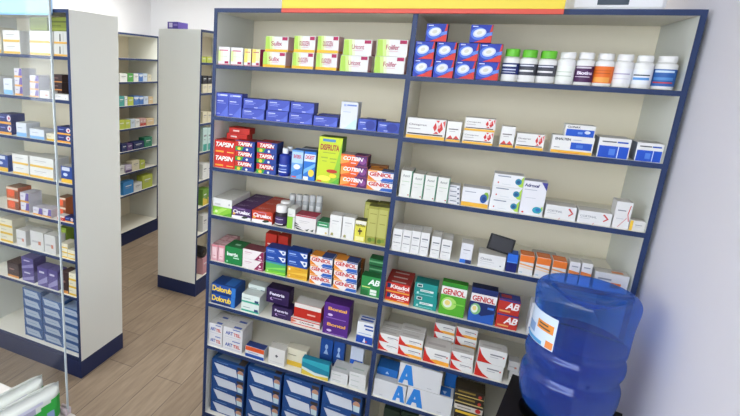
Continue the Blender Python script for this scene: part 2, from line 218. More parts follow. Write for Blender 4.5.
 'orangelong': D('#d9d8d2', [Rr('#e0753a', .5, .2, .8, .5), Rr('#8c8f94', .1, .6, .5, .7)], top='#cbc8be', tdec=[Rr('#e0905a', .5, .2, .85, .6)]),
 'flatpale': D('#c4c2bc', [Rr('#aaa8a2', .1, .4, .8, .5)], top='#b9b7b0'),
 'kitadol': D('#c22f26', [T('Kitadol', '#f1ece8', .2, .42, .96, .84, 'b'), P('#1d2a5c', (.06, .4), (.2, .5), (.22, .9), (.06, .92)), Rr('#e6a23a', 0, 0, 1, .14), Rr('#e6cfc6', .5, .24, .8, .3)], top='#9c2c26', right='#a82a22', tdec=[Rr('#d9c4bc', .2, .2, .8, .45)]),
 'tealbox': D('#1f8f8a', [Rr('#dbe8e4', .26, .34, .84, .5), Rr('#1a5f62', .3, .4, .7, .44), Rr('#8fd0c8', .08, .1, .84, .14), E('#bfe2dc', .16, .22, .05, .08), Rr('#dfe8e6', .1, .68, .34, .92), Rr('#2a4c50', .13, .72, .31, .88)], top='#16756f', right='#167470'),
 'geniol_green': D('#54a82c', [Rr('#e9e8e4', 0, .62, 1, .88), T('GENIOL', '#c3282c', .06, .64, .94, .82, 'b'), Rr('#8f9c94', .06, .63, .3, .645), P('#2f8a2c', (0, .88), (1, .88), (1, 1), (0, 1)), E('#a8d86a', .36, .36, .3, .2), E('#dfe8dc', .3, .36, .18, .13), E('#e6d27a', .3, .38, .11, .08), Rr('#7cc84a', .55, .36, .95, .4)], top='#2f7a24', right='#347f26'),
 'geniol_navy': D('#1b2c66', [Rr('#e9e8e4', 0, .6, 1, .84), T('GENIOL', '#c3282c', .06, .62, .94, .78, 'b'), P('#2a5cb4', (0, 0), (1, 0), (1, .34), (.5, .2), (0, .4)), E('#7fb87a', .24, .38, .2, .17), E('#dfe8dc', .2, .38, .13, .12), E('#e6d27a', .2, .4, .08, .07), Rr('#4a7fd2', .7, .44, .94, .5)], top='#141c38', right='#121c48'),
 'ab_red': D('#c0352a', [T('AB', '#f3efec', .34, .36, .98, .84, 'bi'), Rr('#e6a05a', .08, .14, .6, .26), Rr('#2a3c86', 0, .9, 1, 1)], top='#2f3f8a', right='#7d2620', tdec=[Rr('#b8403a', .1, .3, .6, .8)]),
 'jugwhite': D('#d9dbe0', [Rr('#2c50b0', .3, .74, .7, .86), Rr('#2c50b0', .2, .52, .6, .6), Rr('#3b60b8', .1, .2, .5, .26)]),
 'swoosh': swoosh(False), 'swoosh_o': swoosh(True),
 'flatwhite': D('#d0cfcb', [Rr('#b0b0ae', .1, .4, .8, .5), Rr('#c2785f', .6, .3, .8, .5)], top='#c9c7c0'),
 'abox': D('#d4d6d8', AA(0) + [Rr('#a9aeb4', .7, .12, .8, .15)], top='#c9c9c6', tdec=[P('#2b6fc0', (.5, .1), (.95, .1), (.95, .9), (.7, .9)), P('#b9cfe6', (.76, .5), (.86, .5), (.82, .2))]),
 'abox_r': D('#d4d6d8', AA(.61) + [Rr('#a9aeb4', .2, .12, .3, .15)], top='#c9c9c6'),
 'abox_b': D('#1f66b4', [P('#bcd2e8', (.42, .3), (.6, .3), (.5, .62)), P('#174f90', (0, 0), (.3, 0), (0, .5))], top='#2a6ab4'),
 'goldbox': D('#2a241c', [Rr('#8a7434', .1, .5, .7, .75), E('#b03a30', .86, .4, .06, .25), Rr('#c9b46a', 0, 0, 1, .14)], top='#3a3224'),
 'goldred': D('#cfc9c0', [Rr('#2a241c', 0, .7, 1, 1), E('#b8302c', .84, .4, .1, .3), Rr('#8a857c', .1, .3, .6, .45)]),
 'goldyellow': D('#2a2620', [Rr('#d9b43a', 0, .72, 1, .92), Rr('#b8b0a2', .1, .2, .7, .4)]),
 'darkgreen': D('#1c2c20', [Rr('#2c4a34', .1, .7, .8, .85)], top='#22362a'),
 'whiteyellow': D('#dddcd6', [Rr('#e2b84e', 0, 0, 1, .2), Rr('#a9a9a6', .2, .6, .7, .66), Rr('#c6c6c2', .2, .46, .6, .5)], top='#cfcec6'),
 'whiteyellow2': D('#c9cac4', [Rr('#d9a84a', 0, 0, 1, .16), P('#4a4c46', (.42, .2), (.52, .2), (.52, .8), (.44, .8)), Rr('#a4a59c', .7, .2, .74, .9)], top='#b9b9ae'),
 'olivebox': D('#74802c', [Rr('#49521c', 0, .62, 1, .74), Rr('#55601f', 0, .34, .7, .42), Rr('#8a9638', 0, .1, 1, .2)], top='#5c6624'),
 'purplewhite': D('#d3d0d8', [Rr('#d99f4c', 0, 0, 1, .2), P('#6a5a9c', (.55, .2), (1, .2), (1, 1), (.7, 1)), Rr('#a49cb8', .1, .6, .4, .7)], top='#c4c0c8'),
 'brownbox': D('#3a2a2a', [Rr('#d0904a', 0, 0, 1, .14), Rr('#8a6a62', .2, .5, .6, .6)], top='#4a3a36'),
 'whiteblue': D('#d4d8de', [Rr('#7fb0dc', 0, 0, 1, .28), Rr('#9aa4b0', .15, .6, .6, .66)], top='#c6c9cc'),
 'navyorange': D('#23306e', [Rr('#e0a03e', 0, 0, 1, .22), E('#d8d2d6', .84, .6, .16, .3), E('#b8405c', .86, .6, .07, .14), Rr('#7f8cc0', .1, .6, .5, .7)], top='#1f2a5c'),
 'navyyellow': D('#26458c', [Rr('#e0b43e', 0, 0, 1, .24), Rr('#c9cfdc', .1, .74, .8, .96), E('#c2cce2', .4, .5, .2, .1)], top='#b9b8b2'),
 'orangebrown': D('#b5623c', [E('#e2603a', .4, .5, .3, .34), Rr('#d8c4b0', 0, .8, 1, 1), Rr('#7a4a34', .7, 0, 1, .7)], top='#8a6a50'),
 'greenlime': D('#86a03a', [Rr('#a9bf54', .1, .3, .8, .9)], top='#6c8030'),
 'violetbox': D('#544a86', [P('#8f88b8', (0, .2), (1, .6), (1, .3), (0, 0)), Rr('#c9c4d8', .2, .7, .7, .8)], top='#6a6296'),
}
PL = {'white': '#dcdedb', 'green': '#4f9a4a', 'blue': '#4a78bc', 'skyw': '#c3d2e2', 'cream': '#d2cbb0', 'teal': '#4a9a94', 'limeg': '#b5c24e', 'orangec': '#d6bd94', 'redw': '#c9a29c', 'navy': '#232f5c', 'violet': '#5a4478', 'dgreen': '#2c7a5c', 'violetw': '#c0b6cc', 'skyblue': '#3f8ed0', 'black': '#1f1f24', 'tealw': '#b9d6d0', 'greeny': '#6f9a3c', 'pink': '#cf9aa2'}
for k, c in PL.items():
    d = [Rr('#8a8d90' if k in ('white', 'cream', 'skyw', 'tealw') else '#dfe2e0', .2, .62, .8, .7), Rr('#9fa3a6', .2, .48, .6, .52)]
    if k == 'violetw': d.append(Rr('#5a4478', 0, 0, 1, .35))
    if k == 'redw': d.append(Rr('#b8453c', 0, .1, 1, .4))
    if k == 'tealw': d.append(Rr('#3f9a8c', .1, 0, .9, .3))
    if k == 'greeny': d.append(P('#d9c04a', (0, 0), (1, 0), (1, .3), (0, .5)))
    if k == 'blue': d.append(Rr('#cdd8e6', 0, .7, 1, .9))
    DES['plain_' + k] = D(c, d)

CACHE = {}
def mat_card(c):
    r, g, b = (int(c.lstrip('#')[i:i + 2], 16) for i in (0, 2, 4))
    return mat('#%02x%02x%02x' % tuple(round(v * .945) for v in (r, g, b)), .48, .3)
def carton_mesh(design, w, h, d, name):
    key = (design, round(w, 4), round(h, 4), round(d, 4))
    if key in CACHE: return CACHE[key]
    S = DES[design]; mb = MB()
    bm = bmesh.new(); bmesh.ops.create_cube(bm, size=1)
    for v in bm.verts: v.co = (v.co.x * w, v.co.y * d, (v.co.z + .5) * h)
    bmesh.ops.bevel(bm, geom=bm.edges[:], offset=.0009, segments=1, affect='EDGES'); bm.verts.index_update(); bm.normal_update()
    vs = [v.co[:] for v in bm.verts]
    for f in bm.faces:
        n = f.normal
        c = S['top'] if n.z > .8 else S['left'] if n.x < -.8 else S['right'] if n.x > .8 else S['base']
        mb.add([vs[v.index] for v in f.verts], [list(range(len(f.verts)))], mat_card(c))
    bm.free()
    def put(decs, fn):
        for i, dd in enumerate(decs):
            v2, fs, col = decal2d(dd)
            mb.add([fn(x, y, .0003 + .00022 * i) for x, y in v2], fs, mat_card(col))
    put(S['dec'], lambda x, y, o: ((x - .5) * w * .985, -d / 2 - o, .006 * h + y * h * .985))
    put(S['tdec'], lambda x, y, o: ((x - .5) * w * .97, (y - .5) * d * .97, h + o))
    put(S['rdec'], lambda x, y, o: (w / 2 + o, (x - .5) * d * .97, .006 * h + y * h * .985))
    # closing seam of the end flap
    put([Rr('#77756f', .04, .9, .96, .91)], lambda x, y, o: ((x - .5) * w, (y - .5) * d, h + o))
    o = mb.build(name); me = o.data; bpy.data.objects.remove(o)
    CACHE[key] = me
    return me
BOTTLES = [
 ('sup_navy', 'pill_bottle', 1.1552, 0.0396, 1.9077, 0.0276, 0.0848, 0.1098, 0.82, 'green capped bottle with navy label, left of three, right bay top shelf', 'supplement bottles on the right bay top shelf', 'bottle'),
 ('sup_grey', 'pill_bottle', 1.2087, 0.0399, 1.9077, 0.0279, 0.0836, 0.1083, 0.82, 'green capped bottle with grey label, middle of three, right bay top shelf', 'supplement bottles on the right bay top shelf', 'bottle'),
 ('sup_grey', 'pill_bottle', 1.266, 0.0411, 1.9077, 0.0291, 0.082, 0.107, 0.82, 'green capped bottle with grey label, right of three, right bay top shelf', 'supplement bottles on the right bay top shelf', 'bottle'),
 ('sup_white', 'pill_bottle', 1.3224, 0.0391, 1.9077, 0.0271, 0.0849, 0.1044, 0.82, 'white capped bottle with pale green print, right bay top shelf', 'supplement bottles on the right bay top shelf', 'bottle'),
 ('sup_purple', 'pill_bottle', 1.3754, 0.0387, 1.9077, 0.0267, 0.0852, 0.105, 0.82, 'white capped bottle with purple label, right bay top shelf', 'supplement bottles on the right bay top shelf', 'bottle'),
 ('sup_orange', 'pill_bottle', 1.4296, 0.0392, 1.9077, 0.0272, 0.0849, 0.1045, 0.82, 'white capped bottle with orange label, right bay top shelf', 'supplement bottles on the right bay top shelf', 'bottle'),
 ('sup_pale', 'pill_bottle', 1.4819, 0.0385, 1.9077, 0.0265, 0.0846, 0.1033, 0.82, 'white capped bottle with pale violet print, right bay top shelf', 'supplement bottles on the right bay top shelf', 'bottle'),
 ('sup_sky', 'pill_bottle', 1.5349, 0.0384, 1.9077, 0.0264, 0.0837, 0.1023, 0.82, 'white capped bottle with sky blue streak, right bay top shelf', 'supplement bottles on the right bay top shelf', 'bottle'),
 ('sup_blue', 'pill_bottle', 1.5928, 0.0425, 1.9077, 0.0305, 0.0833, 0.1022, 0.82, 'white capped bottle with blue label, rightmost, right bay top shelf', 'supplement bottles on the right bay top shelf', 'bottle'),
 ('syrup_blue', 'syrup_bottle', 0.3391, 0.0388, 1.4523, 0.0268, 0.1, 0.1221, 0.5, 'royal blue bottle with white cap, in front, left bay third shelf', 'bottles on the left bay third shelf', 'bottle'),
 ('syrup_blue', 'syrup_bottle', 0.3392, 0.0936, 1.4523, 0.0216, 0.1035, 0.122, 0.6, 'blue bottle with white cap, half hidden behind, left bay third shelf', 'bottles on the left bay third shelf', 'bottle'),
 ('dark_cap', 'pill_bottle', 0.3383, 0.0401, 1.223, 0.0281, 0.0629, 0.0928, 0.92, 'dark bottle with purple label and white cap, front, left bay fourth shelf', 'bottles on the left bay fourth shelf', 'bottle'),
 ('dark_cap', 'pill_bottle', 0.3372, 0.0906, 1.223, 0.0256, 0.0756, 0.0994, 0.92, 'dark bottle with white cap, second back, left bay fourth shelf', 'bottles on the left bay fourth shelf', 'bottle'),
 ('vial', 'vial', 0.3386, 0.1757, 1.223, 0.0157, 0.0896, 0.114, 0.95, 'small grey capped vial at the back, first from left, left bay fourth shelf', 'bottles on the left bay fourth shelf', 'bottle'),
 ('vial', 'vial', 0.3719, 0.1756, 1.223, 0.0156, 0.0915, 0.1168, 0.95, 'small grey capped vial at the back, second from left, left bay fourth shelf', 'bottles on the left bay fourth shelf', 'bottle'),
 ('vial', 'vial', 0.4048, 0.1754, 1.223, 0.0154, 0.0935, 0.1196, 0.95, 'small grey capped vial at the back, third from left, left bay fourth shelf', 'bottles on the left bay fourth shelf', 'bottle'),
 ('vial', 'vial', 0.4374, 0.1752, 1.223, 0.0152, 0.0954, 0.1223, 0.95, 'small grey capped vial at the back, fourth from left, left bay fourth shelf', 'bottles on the left bay fourth shelf', 'bottle'),
 ('vial', 'vial', 0.4697, 0.1751, 1.223, 0.0151, 0.0974, 0.1251, 0.95, 'small grey capped vial at the back, fifth from left, left bay fourth shelf', 'bottles on the left bay fourth shelf', 'bottle'),
]
ITEMS = [
 ('lime_tall', 'medicine_carton', 0.0329, 0.037, 1.9122, 0.0564, 0.0758, 0.05, 0, 'slim white carton with lime fade, leftmost, left bay top shelf', 'cartons on the left bay top shelf', 'carton'),
 ('lime_tall', 'medicine_carton', 0.0955, 0.037, 1.9122, 0.0571, 0.0744, 0.05, 0, 'slim white carton with lime fade, second from left, left bay top shelf', 'cartons on the left bay top shelf', 'carton'),
 ('lime_narrow', 'medicine_carton', 0.1469, 0.037, 1.9122, 0.0323, 0.0715, 0.05, 0, 'narrow yellow and white carton, third from left, left bay top shelf', 'cartons on the left bay top shelf', 'carton'),
 ('lime_narrow', 'medicine_carton', 0.186, 0.037, 1.9122, 0.0365, 0.0711, 0.05, 0, 'narrow yellow and white carton, fourth from left, left bay top shelf', 'cartons on the left bay top shelf', 'carton'),
 ('sulix', 'medicine_carton', 0.2698, 0.0495, 1.9122, 0.1014, 0.0621, 0.075, 0, 'lime white carton with yellow base, left stack, lower, left bay top shelf', 'cartons on the left bay top shelf', 'carton'),
 ('sulix', 'medicine_carton', 0.2771, 0.0495, 1.9747, 0.1014, 0.0621, 0.075, 0, 'lime white carton with yellow base, left stack, upper, left bay top shelf', 'cartons on the left bay top shelf', 'carton'),
 ('oligo', 'medicine_carton', 0.3959, 0.0495, 1.9122, 0.0906, 0.0644, 0.075, 0, 'lime white carton with yellow base, middle stack, lower, left bay top shelf', 'cartons on the left bay top shelf', 'carton'),
 ('oligo', 'medicine_carton', 0.3982, 0.0495, 1.977, 0.0906, 0.0644, 0.075, 0, 'lime white carton with yellow base, middle stack, upper, left bay top shelf', 'cartons on the left bay top shelf', 'carton'),
 ('oligo', 'medicine_carton', 0.4949, 0.0495, 1.9122, 0.0868, 0.0655, 0.075, 0, 'lime white carton with yellow base, right stack, lower, left bay top shelf', 'cartons on the left bay top shelf', 'carton'),
 ('oligo', 'medicine_carton', 0.4957, 0.0495, 1.9781, 0.0868, 0.0655, 0.075, 0, 'lime white carton with yellow base, right stack, upper, left bay top shelf', 'cartons on the left bay top shelf', 'carton'),
 ('uricont', 'medicine_carton', 0.6067, 0.0495, 1.9122, 0.1101, 0.0604, 0.075, 0, 'lime and white carton with pink side, left pair, lower, left bay top shelf', 'cartons on the left bay top shelf', 'carton'),
 ('uricont', 'medicine_carton', 0.6147, 0.0495, 1.973, 0.1101, 0.0604, 0.075, 0, 'lime and white carton with pink side, left pair, upper, left bay top shelf', 'cartons on the left bay top shelf', 'carton'),
 ('folifer', 'medicine_carton', 0.7424, 0.0495, 1.9122, 0.1131, 0.0621, 0.075, 0, 'lime and white carton with pink side, beside divider, lower, left bay top shelf', 'cartons on the left bay top shelf', 'carton'),
 ('folifer', 'medicine_carton', 0.7458, 0.0495, 1.9747, 0.1131, 0.0621, 0.075, 0, 'lime and white carton with pink side, beside divider, upper, left bay top shelf', 'cartons on the left bay top shelf', 'carton'),
 ('blue_tall', 'medicine_carton', 0.0325, 0.042, 1.6869, 0.0621, 0.1044, 0.06, 0, 'tall violet blue carton standing leftmost, left bay second shelf', 'cartons on the left bay second shelf', 'carton'),
 ('blue_tall', 'medicine_carton', 0.0963, 0.042, 1.6869, 0.0646, 0.1037, 0.06, 0, 'tall violet blue carton standing second from left, left bay second shelf', 'cartons on the left bay second shelf', 'carton'),
 ('blue_wide', 'medicine_carton', 0.1854, 0.042, 1.6869, 0.1059, 0.0438, 0.06, 0, 'wide violet blue carton, left stack, lower, left bay second shelf', 'cartons on the left bay second shelf', 'carton'),
 ('blue_wide', 'medicine_carton', 0.1901, 0.042, 1.7311, 0.1059, 0.0438, 0.06, 0, 'wide violet blue carton, left stack, upper, left bay second shelf', 'cartons on the left bay second shelf', 'carton'),
 ('blue_wide', 'medicine_carton', 0.297, 0.042, 1.6869, 0.0993, 0.0452, 0.06, 0, 'wide violet blue carton, middle stack, lower, left bay second shelf', 'cartons on the left bay second shelf', 'carton'),
 ('blue_wide', 'medicine_carton', 0.3024, 0.042, 1.7325, 0.0993, 0.0452, 0.06, 0, 'wide violet blue carton, middle stack, upper, left bay second shelf', 'cartons on the left bay second shelf', 'carton'),
 ('blue_wide', 'medicine_carton', 0.4042, 0.042, 1.6869, 0.1024, 0.0444, 0.06, 0, 'wide violet blue carton, right stack, lower, left bay second shelf', 'cartons on the left bay second shelf', 'carton'),
 ('blue_wide', 'medicine_carton', 0.4088, 0.042, 1.7317, 0.1024, 0.0444, 0.06, 0, 'wide violet blue carton, right stack, upper, left bay second shelf', 'cartons on the left bay second shelf', 'carton'),
 ('blue_wide', 'medicine_carton', 0.5118, 0.042, 1.6869, 0.1021, 0.0408, 0.06, 0, 'single wide violet blue carton with white mark, left bay second shelf', 'cartons on the left bay second shelf', 'carton'),
 ('blue_dark', 'medicine_carton', 0.5049, 0.105, 1.6869, 0.0874, 0.0436, 0.05, 0, 'violet blue carton behind the single one, left bay second shelf', 'cartons on the left bay second shelf', 'carton'),
 ('pale_tall', 'medicine_carton', 0.6068, 0.042, 1.6869, 0.068, 0.1066, 0.06, 0, 'tall pale white carton with blue mark, left bay second shelf', 'cartons on the left bay second shelf', 'carton'),
 ('blue_arc', 'medicine_carton', 0.6827, 0.037, 1.6869, 0.0723, 0.0452, 0.05, 0, 'blue carton with dark arc, left of two, left bay second shelf', 'cartons on the left bay second shelf', 'carton'),
 ('blue_arc', 'medicine_carton', 0.7658, 0.037, 1.6869, 0.083, 0.0405, 0.05, 0, 'blue carton with dark arc, beside divider, left bay second shelf', 'cartons on the left bay second shelf', 'carton'),
 ('blue_dark', 'medicine_carton', 0.6987, 0.095, 1.6869, 0.0768, 0.0428, 0.05, 0, 'dark blue carton half hidden behind arc cartons, left bay second shelf', 'cartons on the left bay second shelf', 'carton'),
 ('tapsin_red', 'medicine_carton', 0.0539, 0.0545, 1.4523, 0.1048, 0.0633, 0.085, 0, 'red carton with white name, leftmost stack, lower, left bay third shelf', 'cartons on the left bay third shelf', 'carton'),
 ('tapsin_red', 'medicine_carton', 0.0539, 0.0545, 1.516, 0.1048, 0.0633, 0.085, 0, 'red carton with white name, leftmost stack, upper, left bay third shelf', 'cartons on the left bay third shelf', 'carton'),
 ('flat_red', 'medicine_carton', 0.0833, 0.1, 1.5797, 0.105, 0.0271, 0.06, 0, 'flat red carton lying on red stack, lower, left bay third shelf', 'cartons on the left bay third shelf', 'carton'),
 ('flat_red', 'medicine_carton', 0.0947, 0.1, 1.6072, 0.105, 0.0271, 0.06, 0, 'flat red carton lying on red stack, upper, left bay third shelf', 'cartons on the left bay third shelf', 'carton'),
 ('tapsin_day', 'medicine_carton', 0.1554, 0.052, 1.4523, 0.095, 0.0449, 0.08, 0, 'blue, red and green carton, left stack, lowest, left bay third shelf', 'cartons on the left bay third shelf', 'carton'),
 ('tapsin_day', 'medicine_carton', 0.1551, 0.052, 1.4976, 0.095, 0.0449, 0.08, 0, 'blue, red and green carton, left stack, middle one, left bay third shelf', 'cartons on the left bay third shelf', 'carton'),
 ('tapsin_day', 'medicine_carton', 0.1543, 0.052, 1.5429, 0.095, 0.0449, 0.08, 0, 'blue, red and green carton, left stack, topmost, left bay third shelf', 'cartons on the left bay third shelf', 'carton'),
 ('tapsin_day', 'medicine_carton', 0.2618, 0.052, 1.4523, 0.0938, 0.0467, 0.08, 0, 'blue, red and green carton, right stack, lowest, left bay third shelf', 'cartons on the left bay third shelf', 'carton'),
 ('tapsin_day', 'medicine_carton', 0.2608, 0.052, 1.4994, 0.0938, 0.0467, 0.08, 0, 'blue, red and green carton, right stack, middle one, left bay third shelf', 'cartons on the left bay third shelf', 'carton'),
 ('tapsin_day', 'medicine_carton', 0.2598, 0.052, 1.5465, 0.0938, 0.0467, 0.08, 0, 'blue, red and green carton, right stack, topmost, left bay third shelf', 'cartons on the left bay third shelf', 'carton'),
 ('lightblue', 'medicine_carton', 0.4036, 0.042, 1.4523, 0.0512, 0.1232, 0.06, 0, 'pale blue carton with red name, left of two, left bay third shelf', 'cartons on the left bay third shelf', 'carton'),
 ('bluewave', 'medicine_carton', 0.4595, 0.042, 1.4523, 0.0506, 0.1233, 0.06, 0, 'deep blue and white carton with yellow corner, left bay third shelf', 'cartons on the left bay third shelf', 'carton'),
 ('plain_grey', 'medicine_carton', 0.4335, 0.11, 1.4523, 0.0741, 0.1239, 0.05, 0, 'grey topped carton behind blue cartons, left bay third shelf', 'cartons on the left bay third shelf', 'carton'),
 ('disfruta', 'medicine_carton', 0.5422, 0.047, 1.4523, 0.0989, 0.1933, 0.07, 0, 'tall lime carton with red fruity name, left bay third shelf', 'cartons on the left bay third shelf', 'carton'),
 ('cotibin', 'medicine_carton', 0.6508, 0.047, 1.4523, 0.1096, 0.0436, 0.07, 0, 'orange and purple carton with white name, lowest, left bay third shelf', 'cartons on the left bay third shelf', 'carton'),
 ('cotibin', 'medicine_carton', 0.6482, 0.047, 1.4963, 0.1096, 0.0436, 0.07, 0, 'orange and purple carton with white name, middle one, left bay third shelf', 'cartons on the left bay third shelf', 'carton'),
 ('cotibin', 'medicine_carton', 0.6444, 0.047, 1.5403, 0.1096, 0.0436, 0.07, 0, 'orange and purple carton with white name, topmost, left bay third shelf', 'cartons on the left bay third shelf', 'carton'),
 ('geniol', 'medicine_carton', 0.7577, 0.042, 1.4523, 0.1016, 0.0399, 0.06, 0, 'white carton with red name and orange end, lower, left bay third shelf', 'cartons on the left bay third shelf', 'carton'),
 ('geniol', 'medicine_carton', 0.7577, 0.042, 1.4926, 0.1016, 0.0399, 0.06, 0, 'white carton with red name and orange end, upper, left bay third shelf', 'cartons on the left bay third shelf', 'carton'),
 ('geniol_or', 'medicine_carton', 0.7285, 0.115, 1.4523, 0.0791, 0.0834, 0.05, 0, 'orange topped carton behind red-name stack, left bay third shelf', 'cartons on the left bay third shelf', 'carton'),
 ('green_low', 'medicine_carton', 0.051, 0.062, 1.223, 0.099, 0.0408, 0.1, 0, 'lime green carton under white one, leftmost, left bay fourth shelf', 'cartons on the left bay fourth shelf', 'carton'),
 ('white_plain', 'medicine_carton', 0.0519, 0.062, 1.2642, 0.1008, 0.0403, 0.1, 0, 'wide white carton lying on lime carton, left bay fourth shelf', 'cartons on the left bay fourth shelf', 'carton'),
 ('white_plain', 'medicine_carton', 0.0519, 0.1635, 1.2642, 0.1008, 0.0403, 0.1, 0, 'wide white carton lying on lime carton, behind the front row, left bay fourth shelf', 'cartons on the left bay fourth shelf', 'carton'),
 ('ciruelax_p', 'medicine_carton', 0.1517, 0.057, 1.223, 0.0976, 0.0543, 0.09, 0, 'purple carton with white script name, left bay fourth shelf', 'cartons on the left bay fourth shelf', 'carton'),
 ('ciruelax_p', 'medicine_carton', 0.1517, 0.1485, 1.223, 0.0976, 0.0543, 0.09, 0, 'purple carton with white script name, behind the front row, left bay fourth shelf', 'cartons on the left bay fourth shelf', 'carton'),
 ('ciruelax_p', 'medicine_carton', 0.1517, 0.24, 1.223, 0.0976, 0.0543, 0.09, 0, 'purple carton with white script name, rearmost row, left bay fourth shelf', 'cartons on the left bay fourth shelf', 'carton'),
 ('ciruelax_r', 'medicine_carton', 0.2561, 0.057, 1.223, 0.1011, 0.0563, 0.09, 0, 'red orange carton with white script name, left bay fourth shelf', 'cartons on the left bay fourth shelf', 'carton'),
 ('ciruelax_r', 'medicine_carton', 0.2561, 0.1485, 1.223, 0.1011, 0.0563, 0.09, 0, 'red orange carton with white script name, behind the front row, left bay fourth shelf', 'cartons on the left bay fourth shelf', 'carton'),
 ('ciruelax_r', 'medicine_carton', 0.2561, 0.24, 1.223, 0.1011, 0.0563, 0.09, 0, 'red orange carton with white script name, rearmost row, left bay fourth shelf', 'cartons on the left bay fourth shelf', 'carton'),
 ('lime_slim', 'medicine_carton', 0.3943, 0.047, 1.223, 0.0349, 0.0918, 0.07, 0, 'narrow lime and white carton beside dark bottles, left bay fourth shelf', 'cartons on the left bay fourth shelf', 'carton'),
 ('leafbox', 'medicine_carton', 0.4615, 0.052, 1.223, 0.0939, 0.0708, 0.08, 0, 'white carton with magenta top and dark leaves, left bay fourth shelf', 'cartons on the left bay fourth shelf', 'carton'),
 ('greenwhite', 'medicine_carton', 0.5407, 0.052, 1.223, 0.0519, 0.0568, 0.08, 0, 'white carton with green upper band, left bay fourth shelf', 'cartons on the left bay fourth shelf', 'carton'),
 ('white_up', 'medicine_carton', 0.5952, 0.042, 1.223, 0.0517, 0.0969, 0.06, 0, 'plain upright white carton, left of two, left bay fourth shelf', 'cartons on the left bay fourth shelf', 'carton'),
 ('white_up', 'medicine_carton', 0.6498, 0.042, 1.223, 0.0506, 0.0978, 0.06, 0, 'plain upright white carton, right of two, left bay fourth shelf', 'cartons on the left bay fourth shelf', 'carton'),
 ('yellowblack', 'medicine_carton', 0.7004, 0.037, 1.223, 0.0455, 0.0919, 0.05, 0, 'yellow carton with black band and flower, left bay fourth shelf', 'cartons on the left bay fourth shelf', 'carton'),
 ('olive', 'medicine_carton', 0.7476, 0.037, 1.223, 0.0455, 0.1612, 0.05, 0, 'tall olive carton, left of front pair, left bay fourth shelf', 'cartons on the left bay fourth shelf', 'carton'),
 ('olive', 'medicine_carton', 0.7862, 0.037, 1.223, 0.0446, 0.163, 0.05, 0, 'tall olive carton, right of front pair, left bay fourth shelf', 'cartons on the left bay fourth shelf', 'carton'),
 ('olive', 'medicine_carton', 0.7216, 0.1, 1.223, 0.0492, 0.1589, 0.05, 0, 'tall olive carton behind front pair, left, left bay fourth shelf', 'cartons on the left bay fourth shelf', 'carton'),
 ('olive', 'medicine_carton', 0.7735, 0.1, 1.223, 0.0461, 0.1611, 0.05, 0, 'tall olive carton behind front pair, right, left bay fourth shelf', 'cartons on the left bay fourth shelf', 'carton'),
 ('pink', 'medicine_carton', 0.0186, 0.0395, 0.9911, 0.0342, 0.0806, 0.055, 0, 'pink carton, leftmost column, left bay fifth shelf', 'cartons on the left bay fifth shelf', 'carton'),
 ('pink', 'medicine_carton', 0.0186, 0.096, 0.9911, 0.0342, 0.0806, 0.055, 0, 'pink carton, leftmost column, behind the front row, left bay fifth shelf', 'cartons on the left bay fifth shelf', 'carton'),
 ('pink', 'medicine_carton', 0.0186, 0.1525, 0.9911, 0.0342, 0.0806, 0.055, 0, 'pink carton, leftmost column, rearmost row, left bay fifth shelf', 'cartons on the left bay fifth shelf', 'carton'),
 ('pink', 'medicine_carton', 0.0556, 0.0395, 0.9911, 0.0338, 0.0821, 0.055, 0, 'pink carton, second column, left bay fifth shelf', 'cartons on the left bay fifth shelf', 'carton'),
 ('pink', 'medicine_carton', 0.0556, 0.096, 0.9911, 0.0338, 0.0821, 0.055, 0, 'pink carton, second column, behind the front row, left bay fifth shelf', 'cartons on the left bay fifth shelf', 'carton'),
 ('pink', 'medicine_carton', 0.0556, 0.1525, 0.9911, 0.0338, 0.0821, 0.055, 0, 'pink carton, second column, rearmost row, left bay fifth shelf', 'cartons on the left bay fifth shelf', 'carton'),
 ('inetix', 'medicine_carton', 0.121, 0.062, 0.9911, 0.0906, 0.0876, 0.1, 0, 'green carton with white name, left bay fifth shelf', 'cartons on the left bay fifth shelf', 'carton'),
 ('maroon', 'medicine_carton', 0.223, 0.052, 0.9911, 0.1074, 0.0461, 0.08, 0, 'white carton with maroon corner, lower, left bay fifth shelf', 'cartons on the left bay fifth shelf', 'carton'),
 ('maroon', 'medicine_carton', 0.2225, 0.052, 1.0376, 0.1074, 0.0461, 0.08, 0, 'white carton with maroon corner, upper, left bay fifth shelf', 'cartons on the left bay fifth shelf', 'carton'),
 ('limeflat', 'medicine_carton', 0.3366, 0.047, 0.9911, 0.098, 0.018, 0.07, 0, 'lime carton under blue ones, lowest, left bay fifth shelf', 'cartons on the left bay fifth shelf', 'carton'),
 ('greenflat', 'medicine_carton', 0.3364, 0.047, 1.0095, 0.0978, 0.0391, 0.07, 0, 'green carton under blue ones, second up, left bay fifth shelf', 'cartons on the left bay fifth shelf', 'carton'),
 ('bluew', 'medicine_carton', 0.3353, 0.047, 1.049, 0.0984, 0.0346, 0.07, 0, 'blue carton with white wedge, left pair, third up, left bay fifth shelf', 'cartons on the left bay fifth shelf', 'carton'),
 ('bluew', 'medicine_carton', 0.3344, 0.047, 1.084, 0.099, 0.031, 0.07, 0, 'blue carton with white wedge, left pair, topmost, left bay fifth shelf', 'cartons on the left bay fifth shelf', 'carton'),
 ('yellowflat', 'medicine_carton', 0.4421, 0.047, 0.9911, 0.0935, 0.0189, 0.07, 0, 'yellow carton under blue ones, lowest, left bay fifth shelf', 'cartons on the left bay fifth shelf', 'carton'),
 ('yellowflat', 'medicine_carton', 0.4416, 0.047, 1.0104, 0.0952, 0.0372, 0.07, 0, 'yellow carton under blue ones, second up, left bay fifth shelf', 'cartons on the left bay fifth shelf', 'carton'),
 ('bluew', 'medicine_carton', 0.4392, 0.047, 1.0481, 0.0939, 0.0398, 0.07, 0, 'blue carton with white wedge, right pair, third up, left bay fifth shelf', 'cartons on the left bay fifth shelf', 'carton'),
